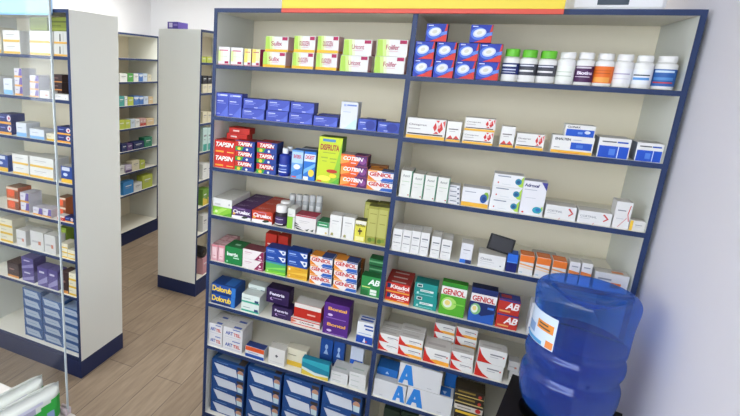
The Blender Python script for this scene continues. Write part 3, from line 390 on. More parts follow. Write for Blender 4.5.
 ('bluew', 'medicine_carton', 0.4371, 0.047, 1.0882, 0.0935, 0.0346, 0.07, 0, 'blue carton with white wedge, right pair, topmost, left bay fifth shelf', 'cartons on the left bay fifth shelf', 'carton'),
 ('redback', 'medicine_carton', 0.2723, 0.125, 0.9911, 0.0572, 0.1579, 0.05, 0, 'red carton standing behind blue stack, left, left bay fifth shelf', 'cartons on the left bay fifth shelf', 'carton'),
 ('redback', 'medicine_carton', 0.3328, 0.125, 0.9911, 0.0484, 0.1585, 0.05, 0, 'red carton standing behind blue stack, right, left bay fifth shelf', 'cartons on the left bay fifth shelf', 'carton'),
 ('geniol', 'medicine_carton', 0.5506, 0.047, 0.9911, 0.1005, 0.0432, 0.07, 0, 'white carton with red name, left stack, lowest, left bay fifth shelf', 'cartons on the left bay fifth shelf', 'carton'),
 ('geniol', 'medicine_carton', 0.5495, 0.047, 1.0347, 0.1005, 0.0432, 0.07, 0, 'white carton with red name, left stack, middle one, left bay fifth shelf', 'cartons on the left bay fifth shelf', 'carton'),
 ('geniol', 'medicine_carton', 0.547, 0.047, 1.0784, 0.1005, 0.0432, 0.07, 0, 'white carton with red name, left stack, topmost, left bay fifth shelf', 'cartons on the left bay fifth shelf', 'carton'),
 ('geniol', 'medicine_carton', 0.6602, 0.047, 0.9911, 0.1018, 0.0444, 0.07, 0, 'white carton with red name, right stack, lowest, left bay fifth shelf', 'cartons on the left bay fifth shelf', 'carton'),
 ('geniol', 'medicine_carton', 0.6586, 0.047, 1.0359, 0.1018, 0.0444, 0.07, 0, 'white carton with red name, right stack, middle one, left bay fifth shelf', 'cartons on the left bay fifth shelf', 'carton'),
 ('geniol', 'medicine_carton', 0.6555, 0.047, 1.0808, 0.1018, 0.0444, 0.07, 0, 'white carton with red name, right stack, topmost, left bay fifth shelf', 'cartons on the left bay fifth shelf', 'carton'),
 ('geniol_or', 'medicine_carton', 0.5822, 0.115, 0.9911, 0.0884, 0.1172, 0.06, 0, 'dark blue carton behind left red-name stack, left bay fifth shelf', 'cartons on the left bay fifth shelf', 'carton'),
 ('geniol_or', 'medicine_carton', 0.6739, 0.115, 0.9911, 0.0765, 0.1124, 0.06, 0, 'dark orange carton behind right red-name stack, left bay fifth shelf', 'cartons on the left bay fifth shelf', 'carton'),
 ('ab_green', 'medicine_carton', 0.7684, 0.0395, 0.9911, 0.0803, 0.0886, 0.055, 0, 'green carton with white letters beside divider, left bay fifth shelf', 'cartons on the left bay fifth shelf', 'carton'),
 ('green_band', 'medicine_carton', 0.7768, 0.12, 0.9911, 0.0609, 0.0346, 0.06, 0, 'green banded carton behind lettered one, lowest, left bay fifth shelf', 'cartons on the left bay fifth shelf', 'carton'),
 ('green_band', 'medicine_carton', 0.7734, 0.12, 1.0261, 0.0609, 0.0346, 0.06, 0, 'green banded carton behind lettered one, second up, left bay fifth shelf', 'cartons on the left bay fifth shelf', 'carton'),
 ('green_band', 'medicine_carton', 0.7716, 0.12, 1.0611, 0.0609, 0.0346, 0.06, 0, 'green banded carton behind lettered one, third up, left bay fifth shelf', 'cartons on the left bay fifth shelf', 'carton'),
 ('green_band', 'medicine_carton', 0.7694, 0.12, 1.0961, 0.0609, 0.0346, 0.06, 0, 'green banded carton behind lettered one, topmost, left bay fifth shelf', 'cartons on the left bay fifth shelf', 'carton'),
 ('dolorub', 'medicine_carton', 0.0744, 0.067, 0.7665, 0.1316, 0.0522, 0.11, 0, 'blue carton with yellow name, lower, left bay sixth shelf', 'cartons on the left bay sixth shelf', 'carton'),
 ('dolorub', 'medicine_carton', 0.0759, 0.067, 0.8191, 0.1316, 0.0522, 0.11, 0, 'blue carton with yellow name, upper, left bay sixth shelf', 'cartons on the left bay sixth shelf', 'carton'),
 ('tealwhite', 'medicine_carton', 0.2208, 0.047, 0.7665, 0.0928, 0.0451, 0.07, 0, 'white carton with teal stripe, lower, left bay sixth shelf', 'cartons on the left bay sixth shelf', 'carton'),
 ('tealwhite', 'medicine_carton', 0.2212, 0.047, 0.812, 0.0928, 0.0451, 0.07, 0, 'white carton with teal stripe, upper, left bay sixth shelf', 'cartons on the left bay sixth shelf', 'carton'),
 ('tealwhite', 'medicine_carton', 0.2196, 0.115, 0.7665, 0.0897, 0.0367, 0.06, 0, 'white carton with teal stripe behind its pair, lowest, left bay sixth shelf', 'cartons on the left bay sixth shelf', 'carton'),
 ('tealwhite', 'medicine_carton', 0.2205, 0.115, 0.8036, 0.0897, 0.0367, 0.06, 0, 'white carton with teal stripe behind its pair, middle one, left bay sixth shelf', 'cartons on the left bay sixth shelf', 'carton'),
 ('tealwhite', 'medicine_carton', 0.2197, 0.115, 0.8406, 0.0897, 0.0367, 0.06, 0, 'white carton with teal stripe behind its pair, topmost, left bay sixth shelf', 'cartons on the left bay sixth shelf', 'carton'),
 ('purpledark', 'medicine_carton', 0.3766, 0.065, 0.7665, 0.1018, 0.0593, 0.07, 0, 'dark purple carton with white name, lower, left bay sixth shelf', 'cartons on the left bay sixth shelf', 'carton'),
 ('purpledark', 'medicine_carton', 0.3427, 0.085, 0.8261, 0.1141, 0.0736, 0.07, 0, 'dark purple carton with white name, upper, left bay sixth shelf', 'cartons on the left bay sixth shelf', 'carton'),
 ('calorub', 'medicine_carton', 0.4962, 0.06, 0.7665, 0.1398, 0.0324, 0.08, 0, 'white carton with red stripes, lower, lower, left bay sixth shelf', 'cartons on the left bay sixth shelf', 'carton'),
 ('redwhite', 'medicine_carton', 0.4994, 0.07, 0.7992, 0.129, 0.0703, 0.08, 0, 'white carton with red band, upper, upper, left bay sixth shelf', 'cartons on the left bay sixth shelf', 'carton'),
 ('bontal', 'medicine_carton', 0.637, 0.052, 0.7665, 0.1134, 0.0754, 0.08, 0, 'purple carton with orange name, lower, left bay sixth shelf', 'cartons on the left bay sixth shelf', 'carton'),
 ('bontal', 'medicine_carton', 0.6366, 0.052, 0.8423, 0.1134, 0.0754, 0.08, 0, 'purple carton with orange name, upper, left bay sixth shelf', 'cartons on the left bay sixth shelf', 'carton'),
 ('bluestripe', 'medicine_carton', 0.7681, 0.047, 0.7665, 0.0715, 0.0995, 0.07, 0, 'white carton with blue stripes beside divider, left bay sixth shelf', 'cartons on the left bay sixth shelf', 'carton'),
 ('redblue', 'medicine_carton', 0.0399, 0.042, 0.5317, 0.0762, 0.0616, 0.06, 0, 'white carton with red blue name, leftmost, lower, left bay seventh shelf', 'cartons on the left bay seventh shelf', 'carton'),
 ('redblue', 'medicine_carton', 0.0399, 0.1035, 0.5317, 0.0762, 0.0616, 0.06, 0, 'white carton with red blue name, leftmost, lower, behind the front row, left bay seventh shelf', 'cartons on the left bay seventh shelf', 'carton'),
 ('redblue', 'medicine_carton', 0.0398, 0.042, 0.5937, 0.0762, 0.0616, 0.06, 0, 'white carton with red blue name, leftmost, upper, left bay seventh shelf', 'cartons on the left bay seventh shelf', 'carton'),
 ('redblue', 'medicine_carton', 0.0398, 0.1035, 0.5937, 0.0762, 0.0616, 0.06, 0, 'white carton with red blue name, leftmost, upper, behind the front row, left bay seventh shelf', 'cartons on the left bay seventh shelf', 'carton'),
 ('redblue', 'medicine_carton', 0.1353, 0.042, 0.5317, 0.1061, 0.0631, 0.06, 0, 'white carton with red blue name, second, lower, left bay seventh shelf', 'cartons on the left bay seventh shelf', 'carton'),
 ('redblue', 'medicine_carton', 0.1353, 0.1035, 0.5317, 0.1061, 0.0631, 0.06, 0, 'white carton with red blue name, second, lower, behind the front row, left bay seventh shelf', 'cartons on the left bay seventh shelf', 'carton'),
 ('redblue', 'medicine_carton', 0.1358, 0.042, 0.5952, 0.1061, 0.0631, 0.06, 0, 'white carton with red blue name, second, upper, left bay seventh shelf', 'cartons on the left bay seventh shelf', 'carton'),
 ('redblue', 'medicine_carton', 0.1358, 0.1035, 0.5952, 0.1061, 0.0631, 0.06, 0, 'white carton with red blue name, second, upper, behind the front row, left bay seventh shelf', 'cartons on the left bay seventh shelf', 'carton'),
 ('orangeblue', 'medicine_carton', 0.2577, 0.037, 0.5317, 0.0996, 0.057, 0.05, 0, 'low carton with orange, white and blue bands, left bay seventh shelf', 'cartons on the left bay seventh shelf', 'carton'),
 ('whitemark', 'medicine_carton', 0.3718, 0.0395, 0.5317, 0.0825, 0.0868, 0.055, 0, 'small white carton with dark mark, left bay seventh shelf', 'cartons on the left bay seventh shelf', 'carton'),
 ('creamyellow', 'medicine_carton', 0.4583, 0.071, 0.5317, 0.1002, 0.0916, 0.05, 0, 'cream carton with yellow base, left bay seventh shelf', 'cartons on the left bay seventh shelf', 'carton'),
 ('tealyellow', 'medicine_carton', 0.5647, 0.0255, 0.5317, 0.1302, 0.0824, 0.035, 0, 'teal carton with yellow base, left bay seventh shelf', 'cartons on the left bay seventh shelf', 'carton'),
 ('white_pack', 'medicine_carton', 0.6754, 0.07, 0.5317, 0.0786, 0.0275, 0.1, 0, 'plain white carton, left stack, lower, left bay seventh shelf', 'cartons on the left bay seventh shelf', 'carton'),
 ('white_pack', 'medicine_carton', 0.6757, 0.07, 0.5596, 0.0786, 0.0275, 0.1, 0, 'plain white carton, left stack, upper, left bay seventh shelf', 'cartons on the left bay seventh shelf', 'carton'),
 ('white_pack', 'medicine_carton', 0.7581, 0.065, 0.5317, 0.074, 0.0256, 0.09, 0, 'plain white carton, right stack, lowest, left bay seventh shelf', 'cartons on the left bay seventh shelf', 'carton'),
 ('white_pack', 'medicine_carton', 0.7582, 0.065, 0.5577, 0.074, 0.0256, 0.09, 0, 'plain white carton, right stack, middle one, left bay seventh shelf', 'cartons on the left bay seventh shelf', 'carton'),
 ('white_pack', 'medicine_carton', 0.7562, 0.065, 0.5837, 0.074, 0.0256, 0.09, 0, 'plain white carton, right stack, topmost, left bay seventh shelf', 'cartons on the left bay seventh shelf', 'carton'),
 ('blueback', 'medicine_carton', 0.5763, 0.16, 0.5317, 0.0602, 0.1302, 0.04, 0, 'royal blue carton standing at back, left, left bay seventh shelf', 'cartons on the left bay seventh shelf', 'carton'),
 ('blueback', 'medicine_carton', 0.6369, 0.16, 0.5317, 0.0511, 0.132, 0.04, 0, 'royal blue carton standing at back, right, left bay seventh shelf', 'cartons on the left bay seventh shelf', 'carton'),
 ('bluepack', 'medicine_carton', 0.7264, 0.14, 0.5317, 0.0597, 0.1421, 0.04, 0, 'blue and white carton behind white stacks, left bay seventh shelf', 'cartons on the left bay seventh shelf', 'carton'),
 ('maskbox', 'mask_box', 0.1102, 0.08, 0.1386, 0.1871, 0.0765, 0.1, 0, 'blue mask box, bottom of its stack, leftmost column, left bay', 'mask boxes on the bottom shelf', 'box'),
 ('maskbox', 'mask_box', 0.1102, 0.08, 0.2159, 0.1871, 0.0765, 0.1, 0, 'blue mask box, second from bottom, leftmost column, left bay', 'mask boxes on the bottom shelf', 'box'),
 ('maskbox', 'mask_box', 0.1102, 0.08, 0.2932, 0.1871, 0.0765, 0.1, 0, 'blue mask box, second from top, leftmost column, left bay', 'mask boxes on the bottom shelf', 'box'),
 ('maskbox', 'mask_box', 0.1102, 0.08, 0.3705, 0.1871, 0.0765, 0.1, 0, 'blue mask box, top of its stack, leftmost column, left bay', 'mask boxes on the bottom shelf', 'box'),
 ('maskbox', 'mask_box', 0.3096, 0.08, 0.1386, 0.1783, 0.0815, 0.1, 0, 'blue mask box, bottom of its stack, second column, left bay', 'mask boxes on the bottom shelf', 'box'),
 ('maskbox', 'mask_box', 0.3096, 0.08, 0.2209, 0.1783, 0.0815, 0.1, 0, 'blue mask box, second from bottom, second column, left bay', 'mask boxes on the bottom shelf', 'box'),
 ('maskbox', 'mask_box', 0.3096, 0.08, 0.3032, 0.1783, 0.0815, 0.1, 0, 'blue mask box, second from top, second column, left bay', 'mask boxes on the bottom shelf', 'box'),
 ('maskbox', 'mask_box', 0.3096, 0.08, 0.3854, 0.1783, 0.0815, 0.1, 0, 'blue mask box, top of its stack, second column, left bay', 'mask boxes on the bottom shelf', 'box'),
 ('maskbox', 'mask_box', 0.5017, 0.08, 0.1386, 0.1806, 0.0848, 0.1, 0, 'blue mask box, bottom of its stack, third column, left bay', 'mask boxes on the bottom shelf', 'box'),
 ('maskbox', 'mask_box', 0.5017, 0.08, 0.2242, 0.1806, 0.0848, 0.1, 0, 'blue mask box, second from bottom, third column, left bay', 'mask boxes on the bottom shelf', 'box'),
 ('maskbox', 'mask_box', 0.5017, 0.08, 0.3098, 0.1806, 0.0848, 0.1, 0, 'blue mask box, second from top, third column, left bay', 'mask boxes on the bottom shelf', 'box'),
 ('maskbox', 'mask_box', 0.5017, 0.08, 0.3954, 0.1806, 0.0848, 0.1, 0, 'blue mask box, top of its stack, third column, left bay', 'mask boxes on the bottom shelf', 'box'),
 ('maskbox', 'mask_box', 0.696, 0.08, 0.1386, 0.1824, 0.0865, 0.1, 0, 'blue mask box, bottom of its stack, column beside divider, left bay', 'mask boxes on the bottom shelf', 'box'),
 ('maskbox', 'mask_box', 0.696, 0.08, 0.2259, 0.1824, 0.0865, 0.1, 0, 'blue mask box, second from bottom, column beside divider, left bay', 'mask boxes on the bottom shelf', 'box'),
 ('maskbox', 'mask_box', 0.696, 0.08, 0.3132, 0.1824, 0.0865, 0.1, 0, 'blue mask box, second from top, column beside divider, left bay', 'mask boxes on the bottom shelf', 'box'),
 ('maskbox', 'mask_box', 0.696, 0.08, 0.4005, 0.1824, 0.0865, 0.1, 0, 'blue mask box, top of its stack, column beside divider, left bay', 'mask boxes on the bottom shelf', 'box'),
 ('redox', 'medicine_carton', 0.8653, 0.038, 1.9077, 0.0683, 0.0625, 0.06, 0, 'blue red carton with white tablet, first column, lower, right bay top shelf', 'cartons on the right bay top shelf', 'carton'),
 ('redox', 'medicine_carton', 0.8637, 0.038, 1.9706, 0.0683, 0.0625, 0.06, 0, 'blue red carton with white tablet, first column, upper, right bay top shelf', 'cartons on the right bay top shelf', 'carton'),
 ('redox', 'medicine_carton', 0.9374, 0.038, 1.9077, 0.0676, 0.0625, 0.06, 0, 'blue red carton with white tablet, second column, lower, right bay top shelf', 'cartons on the right bay top shelf', 'carton'),
 ('redox', 'medicine_carton', 0.9382, 0.038, 1.9706, 0.0676, 0.0625, 0.06, 0, 'blue red carton with white tablet, second column, upper, right bay top shelf', 'cartons on the right bay top shelf', 'carton'),
 ('redox', 'medicine_carton', 1.0097, 0.038, 1.9077, 0.0664, 0.0618, 0.06, 0, 'blue red carton with white tablet, third column, lower, right bay top shelf', 'cartons on the right bay top shelf', 'carton'),
 ('redox', 'medicine_carton', 1.0121, 0.038, 1.9699, 0.0664, 0.0618, 0.06, 0, 'blue red carton with white tablet, third column, upper, right bay top shelf', 'cartons on the right bay top shelf', 'carton'),
 ('redox', 'medicine_carton', 1.0839, 0.038, 1.9077, 0.0723, 0.0615, 0.06, 0, 'blue red carton with white tablet, fourth column, lower, right bay top shelf', 'cartons on the right bay top shelf', 'carton'),
 ('redox', 'medicine_carton', 1.0846, 0.038, 1.9696, 0.0723, 0.0615, 0.06, 0, 'blue red carton with white tablet, fourth column, upper, right bay top shelf', 'cartons on the right bay top shelf', 'carton'),
 ('redox', 'medicine_carton', 0.8972, 0.038, 2.0337, 0.0722, 0.0616, 0.06, 0, 'blue and red carton perched on left columns, right bay top shelf', 'cartons on the right bay top shelf', 'carton'),
 ('redox', 'medicine_carton', 1.0452, 0.038, 2.0337, 0.0708, 0.0603, 0.06, 0, 'blue and red carton perched on right columns, right bay top shelf', 'cartons on the right bay top shelf', 'carton'),
 ('ometri', 'medicine_carton', 0.9041, 0.037, 1.678, 0.1402, 0.0764, 0.05, 0, 'white carton with red lattice, leftmost, right bay second shelf', 'cartons on the right bay second shelf', 'carton'),
 ('ometri_s', 'medicine_carton', 1.0032, 0.037, 1.678, 0.0495, 0.0745, 0.05, 0, 'small upright white carton with red base, left, right bay second shelf', 'cartons on the right bay second shelf', 'carton'),
 ('ometri', 'medicine_carton', 1.0872, 0.037, 1.678, 0.1014, 0.0472, 0.05, 0, 'white carton with red lattice, lower, right bay second shelf', 'cartons on the right bay second shelf', 'carton'),
 ('ometri', 'medicine_carton', 1.0877, 0.037, 1.7255, 0.1014, 0.0472, 0.05, 0, 'white carton with red lattice, upper, right bay second shelf', 'cartons on the right bay second shelf', 'carton'),
 ('ometri_s', 'medicine_carton', 1.1821, 0.037, 1.678, 0.0445, 0.0741, 0.05, 0, 'small upright white carton with red base, right, right bay second shelf', 'cartons on the right bay second shelf', 'carton'),
 ('ometri', 'medicine_carton', 1.2547, 0.037, 1.678, 0.0867, 0.0547, 0.05, 0, 'white carton with red lattice, right of narrow one, right bay second shelf', 'cartons on the right bay second shelf', 'carton'),
 ('enalten', 'medicine_carton', 1.3814, 0.037, 1.678, 0.1218, 0.06, 0.05, 0, 'white carton with blue panel and yellow base, lower, right bay second shelf', 'cartons on the right bay second shelf', 'carton'),
 ('clonax', 'medicine_carton', 1.3953, 0.037, 1.7384, 0.0867, 0.0384, 0.05, 0, 'white carton with blue lower half, upper, right bay second shelf', 'cartons on the right bay second shelf', 'carton'),
 ('losopt', 'medicine_carton', 1.4991, 0.057, 1.678, 0.0885, 0.0659, 0.09, 0, 'white and royal blue carton, left of two, right bay second shelf', 'cartons on the right bay second shelf', 'carton'),
 ('losopt', 'medicine_carton', 1.5957, 0.057, 1.678, 0.0711, 0.0601, 0.09, 0, 'white and royal blue carton, beside right wall, right bay second shelf', 'cartons on the right bay second shelf', 'carton'),
 ('acnol', 'medicine_carton', 0.858, 0.026, 1.4437, 0.0436, 0.1065, 0.04, 0, 'tall white green-edged carton, first from divider, right bay third shelf', 'cartons on the right bay third shelf', 'carton'),
 ('acnol', 'medicine_carton', 0.858, 0.0675, 1.4437, 0.0436, 0.1065, 0.04, 0, 'tall white green-edged carton, first from divider, behind the front row, right bay third shelf', 'cartons on the right bay third shelf', 'carton'),
 ('acnol', 'medicine_carton', 0.9039, 0.026, 1.4437, 0.0436, 0.0992, 0.04, 0, 'tall white green-edged carton, second from divider, right bay third shelf', 'cartons on the right bay third shelf', 'carton'),
 ('acnol', 'medicine_carton', 0.9039, 0.0675, 1.4437, 0.0436, 0.0992, 0.04, 0, 'tall white green-edged carton, second from divider, behind the front row, right bay third shelf', 'cartons on the right bay third shelf', 'carton'),
 ('acnol', 'medicine_carton', 0.95, 0.026, 1.4437, 0.0442, 0.0977, 0.04, 0, 'tall white green-edged carton, third from divider, right bay third shelf', 'cartons on the right bay third shelf', 'carton'),
 ('acnol', 'medicine_carton', 0.95, 0.0675, 1.4437, 0.0442, 0.0977, 0.04, 0, 'tall white green-edged carton, third from divider, behind the front row, right bay third shelf', 'cartons on the right bay third shelf', 'carton'),
 ('acnol', 'medicine_carton', 0.9957, 0.026, 1.4437, 0.0427, 0.0967, 0.04, 0, 'tall white green-edged carton, fourth from divider, right bay third shelf', 'cartons on the right bay third shelf', 'carton'),
 ('whitesmall', 'medicine_carton', 1.0401, 0.037, 1.4437, 0.0412, 0.0178, 0.05, 0, 'low white carton with grey print, lowest, right bay third shelf', 'cartons on the right bay third shelf', 'carton'),
 ('whitesmall', 'medicine_carton', 1.0381, 0.037, 1.4619, 0.0412, 0.0178, 0.05, 0, 'low white carton with grey print, second up, right bay third shelf', 'cartons on the right bay third shelf', 'carton'),
 ('whitesmall', 'medicine_carton', 1.036, 0.037, 1.48, 0.0412, 0.0178, 0.05, 0, 'low white carton with grey print, third up, right bay third shelf', 'cartons on the right bay third shelf', 'carton'),
 ('whitesmall', 'medicine_carton', 1.0336, 0.037, 1.4982, 0.0412, 0.0178, 0.05, 0, 'low white carton with grey print, topmost, right bay third shelf', 'cartons on the right bay third shelf', 'carton'),
 ('yellowdisc', 'medicine_carton', 1.1109, 0.042, 1.4437, 0.0933, 0.0717, 0.06, 0, 'white carton with yellow base and blue disc, right bay third shelf', 'cartons on the right bay third shelf', 'carton'),
 ('tealdisc', 'medicine_carton', 1.2089, 0.042, 1.4437, 0.097, 0.0453, 0.06, 0, 'white carton with teal disc, lowest, right bay third shelf', 'cartons on the right bay third shelf', 'carton'),
 ('tealdisc', 'medicine_carton', 1.2106, 0.042, 1.4894, 0.097, 0.0453, 0.06, 0, 'white carton with teal disc, middle one, right bay third shelf', 'cartons on the right bay third shelf', 'carton'),
 ('tealdisc', 'medicine_carton', 1.2107, 0.042, 1.5351, 0.097, 0.0453, 0.06, 0, 'white carton with teal disc, topmost, right bay third shelf', 'cartons on the right bay third shelf', 'carton'),
 ('adrovet', 'medicine_carton', 1.2975, 0.037, 1.4437, 0.0745, 0.1245, 0.05, 0, 'tall white carton with purple corner and teal disc, right bay third shelf', 'cartons on the right bay third shelf', 'carton'),
 ('corti', 'medicine_carton', 1.3884, 0.047, 1.4437, 0.0936, 0.0488, 0.07, 0, 'long white carton with red chevron, left, right bay third shelf', 'cartons on the right bay third shelf', 'carton'),
 ('corti', 'medicine_carton', 1.4899, 0.047, 1.4437, 0.0975, 0.0451, 0.07, 0, 'long white carton with red chevron, right, right bay third shelf', 'cartons on the right bay third shelf', 'carton'),
 ('redstreak', 'medicine_carton', 1.5655, 0.042, 1.4437, 0.0457, 0.0925, 0.06, 0, 'upright white carton with red streak, right bay third shelf', 'cartons on the right bay third shelf', 'carton'),
 ('yellowend', 'medicine_carton', 1.612, 0.032, 1.4437, 0.043, 0.0341, 0.04, 0, 'small white carton with yellow end, right bay third shelf', 'cartons on the right bay third shelf', 'carton'),
 ('slimwhite', 'medicine_carton', 0.8516, 0.0325, 1.2166, 0.0373, 0.0917, 0.045, 0, 'slim white carton, first from divider, right bay fourth shelf', 'cartons on the right bay fourth shelf', 'carton'),
 ('slimwhite', 'medicine_carton', 0.8516, 0.079, 1.2166, 0.0373, 0.0917, 0.045, 0, 'slim white carton, first from divider, behind the front row, right bay fourth shelf', 'cartons on the right bay fourth shelf', 'carton'),
 ('slimwhite', 'medicine_carton', 0.8883, 0.0325, 1.2166, 0.0329, 0.0931, 0.045, 0, 'slim white carton, second from divider, right bay fourth shelf', 'cartons on the right bay fourth shelf', 'carton'),
 ('slimwhite', 'medicine_carton', 0.8883, 0.079, 1.2166, 0.0329, 0.0931, 0.045, 0, 'slim white carton, second from divider, behind the front row, right bay fourth shelf', 'cartons on the right bay fourth shelf', 'carton'),
 ('slimwhite', 'medicine_carton', 0.9229, 0.0325, 1.2166, 0.0332, 0.0945, 0.045, 0, 'slim white carton, third from divider, right bay fourth shelf', 'cartons on the right bay fourth shelf', 'carton'),
 ('slimwhite', 'medicine_carton', 0.9229, 0.079, 1.2166, 0.0332, 0.0945, 0.045, 0, 'slim white carton, third from divider, behind the front row, right bay fourth shelf', 'cartons on the right bay fourth shelf', 'carton'),
 ('slimwhite', 'medicine_carton', 0.9574, 0.0325, 1.2166, 0.0327, 0.0953, 0.045, 0, 'slim white carton, fourth from divider, right bay fourth shelf', 'cartons on the right bay fourth shelf', 'carton'),
 ('slimwhite', 'medicine_carton', 0.9574, 0.079, 1.2166, 0.0327, 0.0953, 0.045, 0, 'slim white carton, fourth from divider, behind the front row, right bay fourth shelf', 'cartons on the right bay fourth shelf', 'carton'),
 ('slimwhite', 'medicine_carton', 0.9993, 0.0325, 1.2166, 0.0344, 0.0866, 0.045, 0, 'slim white carton of the pair, left, right bay fourth shelf', 'cartons on the right bay fourth shelf', 'carton'),
 ('slimwhite', 'medicine_carton', 0.9993, 0.079, 1.2166, 0.0344, 0.0866, 0.045, 0, 'slim white carton of the pair, left, behind the front row, right bay fourth shelf', 'cartons on the right bay fourth shelf', 'carton'),
 ('slimwhite', 'medicine_carton', 1.0383, 0.0325, 1.2166, 0.0376, 0.0816, 0.045, 0, 'slim white carton of the pair, right, right bay fourth shelf', 'cartons on the right bay fourth shelf', 'carton'),
 ('slimwhite', 'medicine_carton', 1.0383, 0.079, 1.2166, 0.0376, 0.0816, 0.045, 0, 'slim white carton of the pair, right, behind the front row, right bay fourth shelf', 'cartons on the right bay fourth shelf', 'carton'),
 ('bluebase', 'medicine_carton', 1.1119, 0.042, 1.2166, 0.0415, 0.0805, 0.06, 0, 'white carton with blue and navy base, right bay fourth shelf', 'cartons on the right bay fourth shelf', 'carton'),
 ('clonix', 'medicine_carton', 1.2018, 0.052, 1.2166, 0.0931, 0.0523, 0.08, 0, 'wide white carton under dark case, right bay fourth shelf', 'cartons on the right bay fourth shelf', 'carton'),
 ('navybox', 'medicine_carton', 1.2695, 0.037, 1.2166, 0.0355, 0.071, 0.05, 0, 'small navy carton with bright blue top, right bay fourth shelf', 'cartons on the right bay fourth shelf', 'carton'),
 ('orangetop', 'medicine_carton', 1.3165, 0.042, 1.2166, 0.0466, 0.0751, 0.06, 0, 'white carton with orange top, left of three, right bay fourth shelf', 'cartons on the right bay fourth shelf', 'carton'),
 ('orangetop', 'medicine_carton', 1.3687, 0.042, 1.2166, 0.0449, 0.0771, 0.06, 0, 'white carton with orange top, middle of three, right bay fourth shelf', 'cartons on the right bay fourth shelf', 'carton'),
 ('orangetop', 'medicine_carton', 1.4195, 0.042, 1.2166, 0.0439, 0.0758, 0.06, 0, 'white carton with orange top, right of three, right bay fourth shelf', 'cartons on the right bay fourth shelf', 'carton'),
 ('orangeband', 'medicine_carton', 1.4652, 0.037, 1.2166, 0.0326, 0.0824, 0.05, 0, 'small white carton with orange band, left, right bay fourth shelf', 'cartons on the right bay fourth shelf', 'carton'),
 ('orangeband', 'medicine_carton', 1.5015, 0.037, 1.2166, 0.0327, 0.0851, 0.05, 0, 'small white carton with orange band, right, right bay fourth shelf', 'cartons on the right bay fourth shelf', 'carton'),
 ('orangelong', 'medicine_carton', 1.5777, 0.037, 1.2166, 0.0993, 0.063, 0.05, 0, 'long low white carton behind water jug, right bay fourth shelf', 'cartons on the right bay fourth shelf', 'carton'),
 ('flatpale', 'medicine_carton', 1.3857, 0.15, 1.2166, 0.0806, 0.053, 0.06, 0, 'flat pale carton lying behind orange cartons, right bay fourth shelf', 'cartons on the right bay fourth shelf', 'carton'),
 ('kitadol', 'medicine_carton', 0.8806, 0.045, 0.9873, 0.0987, 0.042, 0.05, 0, 'red carton with white and navy name, lower, right bay fifth shelf', 'cartons on the right bay fifth shelf', 'carton'),
 ('kitadol', 'medicine_carton', 0.8806, 0.0965, 0.9873, 0.0987, 0.042, 0.05, 0, 'red carton with white and navy name, lower, behind the front row, right bay fifth shelf', 'cartons on the right bay fifth shelf', 'carton'),
 ('kitadol', 'medicine_carton', 0.8806, 0.148, 0.9873, 0.0987, 0.042, 0.05, 0, 'red carton with white and navy name, lower, rearmost row, right bay fifth shelf', 'cartons on the right bay fifth shelf', 'carton'),
 ('kitadol', 'medicine_carton', 0.8778, 0.045, 1.0297, 0.0987, 0.042, 0.05, 0, 'red carton with white and navy name, upper, right bay fifth shelf', 'cartons on the right bay fifth shelf', 'carton'),
 ('kitadol', 'medicine_carton', 0.8778, 0.0965, 1.0297, 0.0987, 0.042, 0.05, 0, 'red carton with white and navy name, upper, behind the front row, right bay fifth shelf', 'cartons on the right bay fifth shelf', 'carton'),
 ('kitadol', 'medicine_carton', 0.8778, 0.148, 1.0297, 0.0987, 0.042, 0.05, 0, 'red carton with white and navy name, upper, rearmost row, right bay fifth shelf', 'cartons on the right bay fifth shelf', 'carton'),
 ('tealbox', 'medicine_carton', 0.9906, 0.055, 0.9873, 0.0884, 0.0544, 0.07, 0, 'teal carton with white label, lower, right bay fifth shelf', 'cartons on the right bay fifth shelf', 'carton'),
 ('tealbox', 'medicine_carton', 0.9869, 0.055, 1.042, 0.0884, 0.0544, 0.07, 0, 'teal carton with white label, upper, right bay fifth shelf', 'cartons on the right bay fifth shelf', 'carton'),
 ('geniol_green', 'medicine_carton', 1.0911, 0.035, 0.9873, 0.0935, 0.138, 0.04, 0, 'green carton with white band and red name, right bay fifth shelf', 'cartons on the right bay fifth shelf', 'carton'),
 ('geniol_navy', 'medicine_carton', 1.1984, 0.037, 0.9873, 0.0916, 0.1416, 0.05, 0, 'navy carton with white band and red name, right bay fifth shelf', 'cartons on the right bay fifth shelf', 'carton'),
 ('ab_red', 'medicine_carton', 1.289, 0.042, 0.9873, 0.0739, 0.0589, 0.06, 0, 'red carton with white letters, lower, right bay fifth shelf', 'cartons on the right bay fifth shelf', 'carton'),
 ('ab_red', 'medicine_carton', 1.2867, 0.042, 1.0466, 0.0739, 0.0589, 0.06, 0, 'red carton with white letters, upper, right bay fifth shelf', 'cartons on the right bay fifth shelf', 'carton'),
 ('jugwhite', 'medicine_carton', 1.3749, 0.035, 0.9873, 0.0331, 0.1308, 0.06, 0, 'white carton with blue blocks beside jug, right bay fifth shelf', 'cartons on the right bay fifth shelf', 'carton'),
 ('swoosh', 'medicine_carton', 0.8703, 0.042, 0.7622, 0.0836, 0.0376, 0.06, 0, 'white carton with red swoosh, first column, lower, right bay sixth shelf', 'cartons on the right bay sixth shelf', 'carton'),
 ('swoosh', 'medicine_carton', 0.8703, 0.1035, 0.7622, 0.0836, 0.0376, 0.06, 0, 'white carton with red swoosh, first column, lower, behind the front row, right bay sixth shelf', 'cartons on the right bay sixth shelf', 'carton'),
 ('swoosh', 'medicine_carton', 0.8703, 0.042, 0.8002, 0.0836, 0.0376, 0.06, 0, 'white carton with red swoosh, first column, upper, right bay sixth shelf', 'cartons on the right bay sixth shelf', 'carton'),
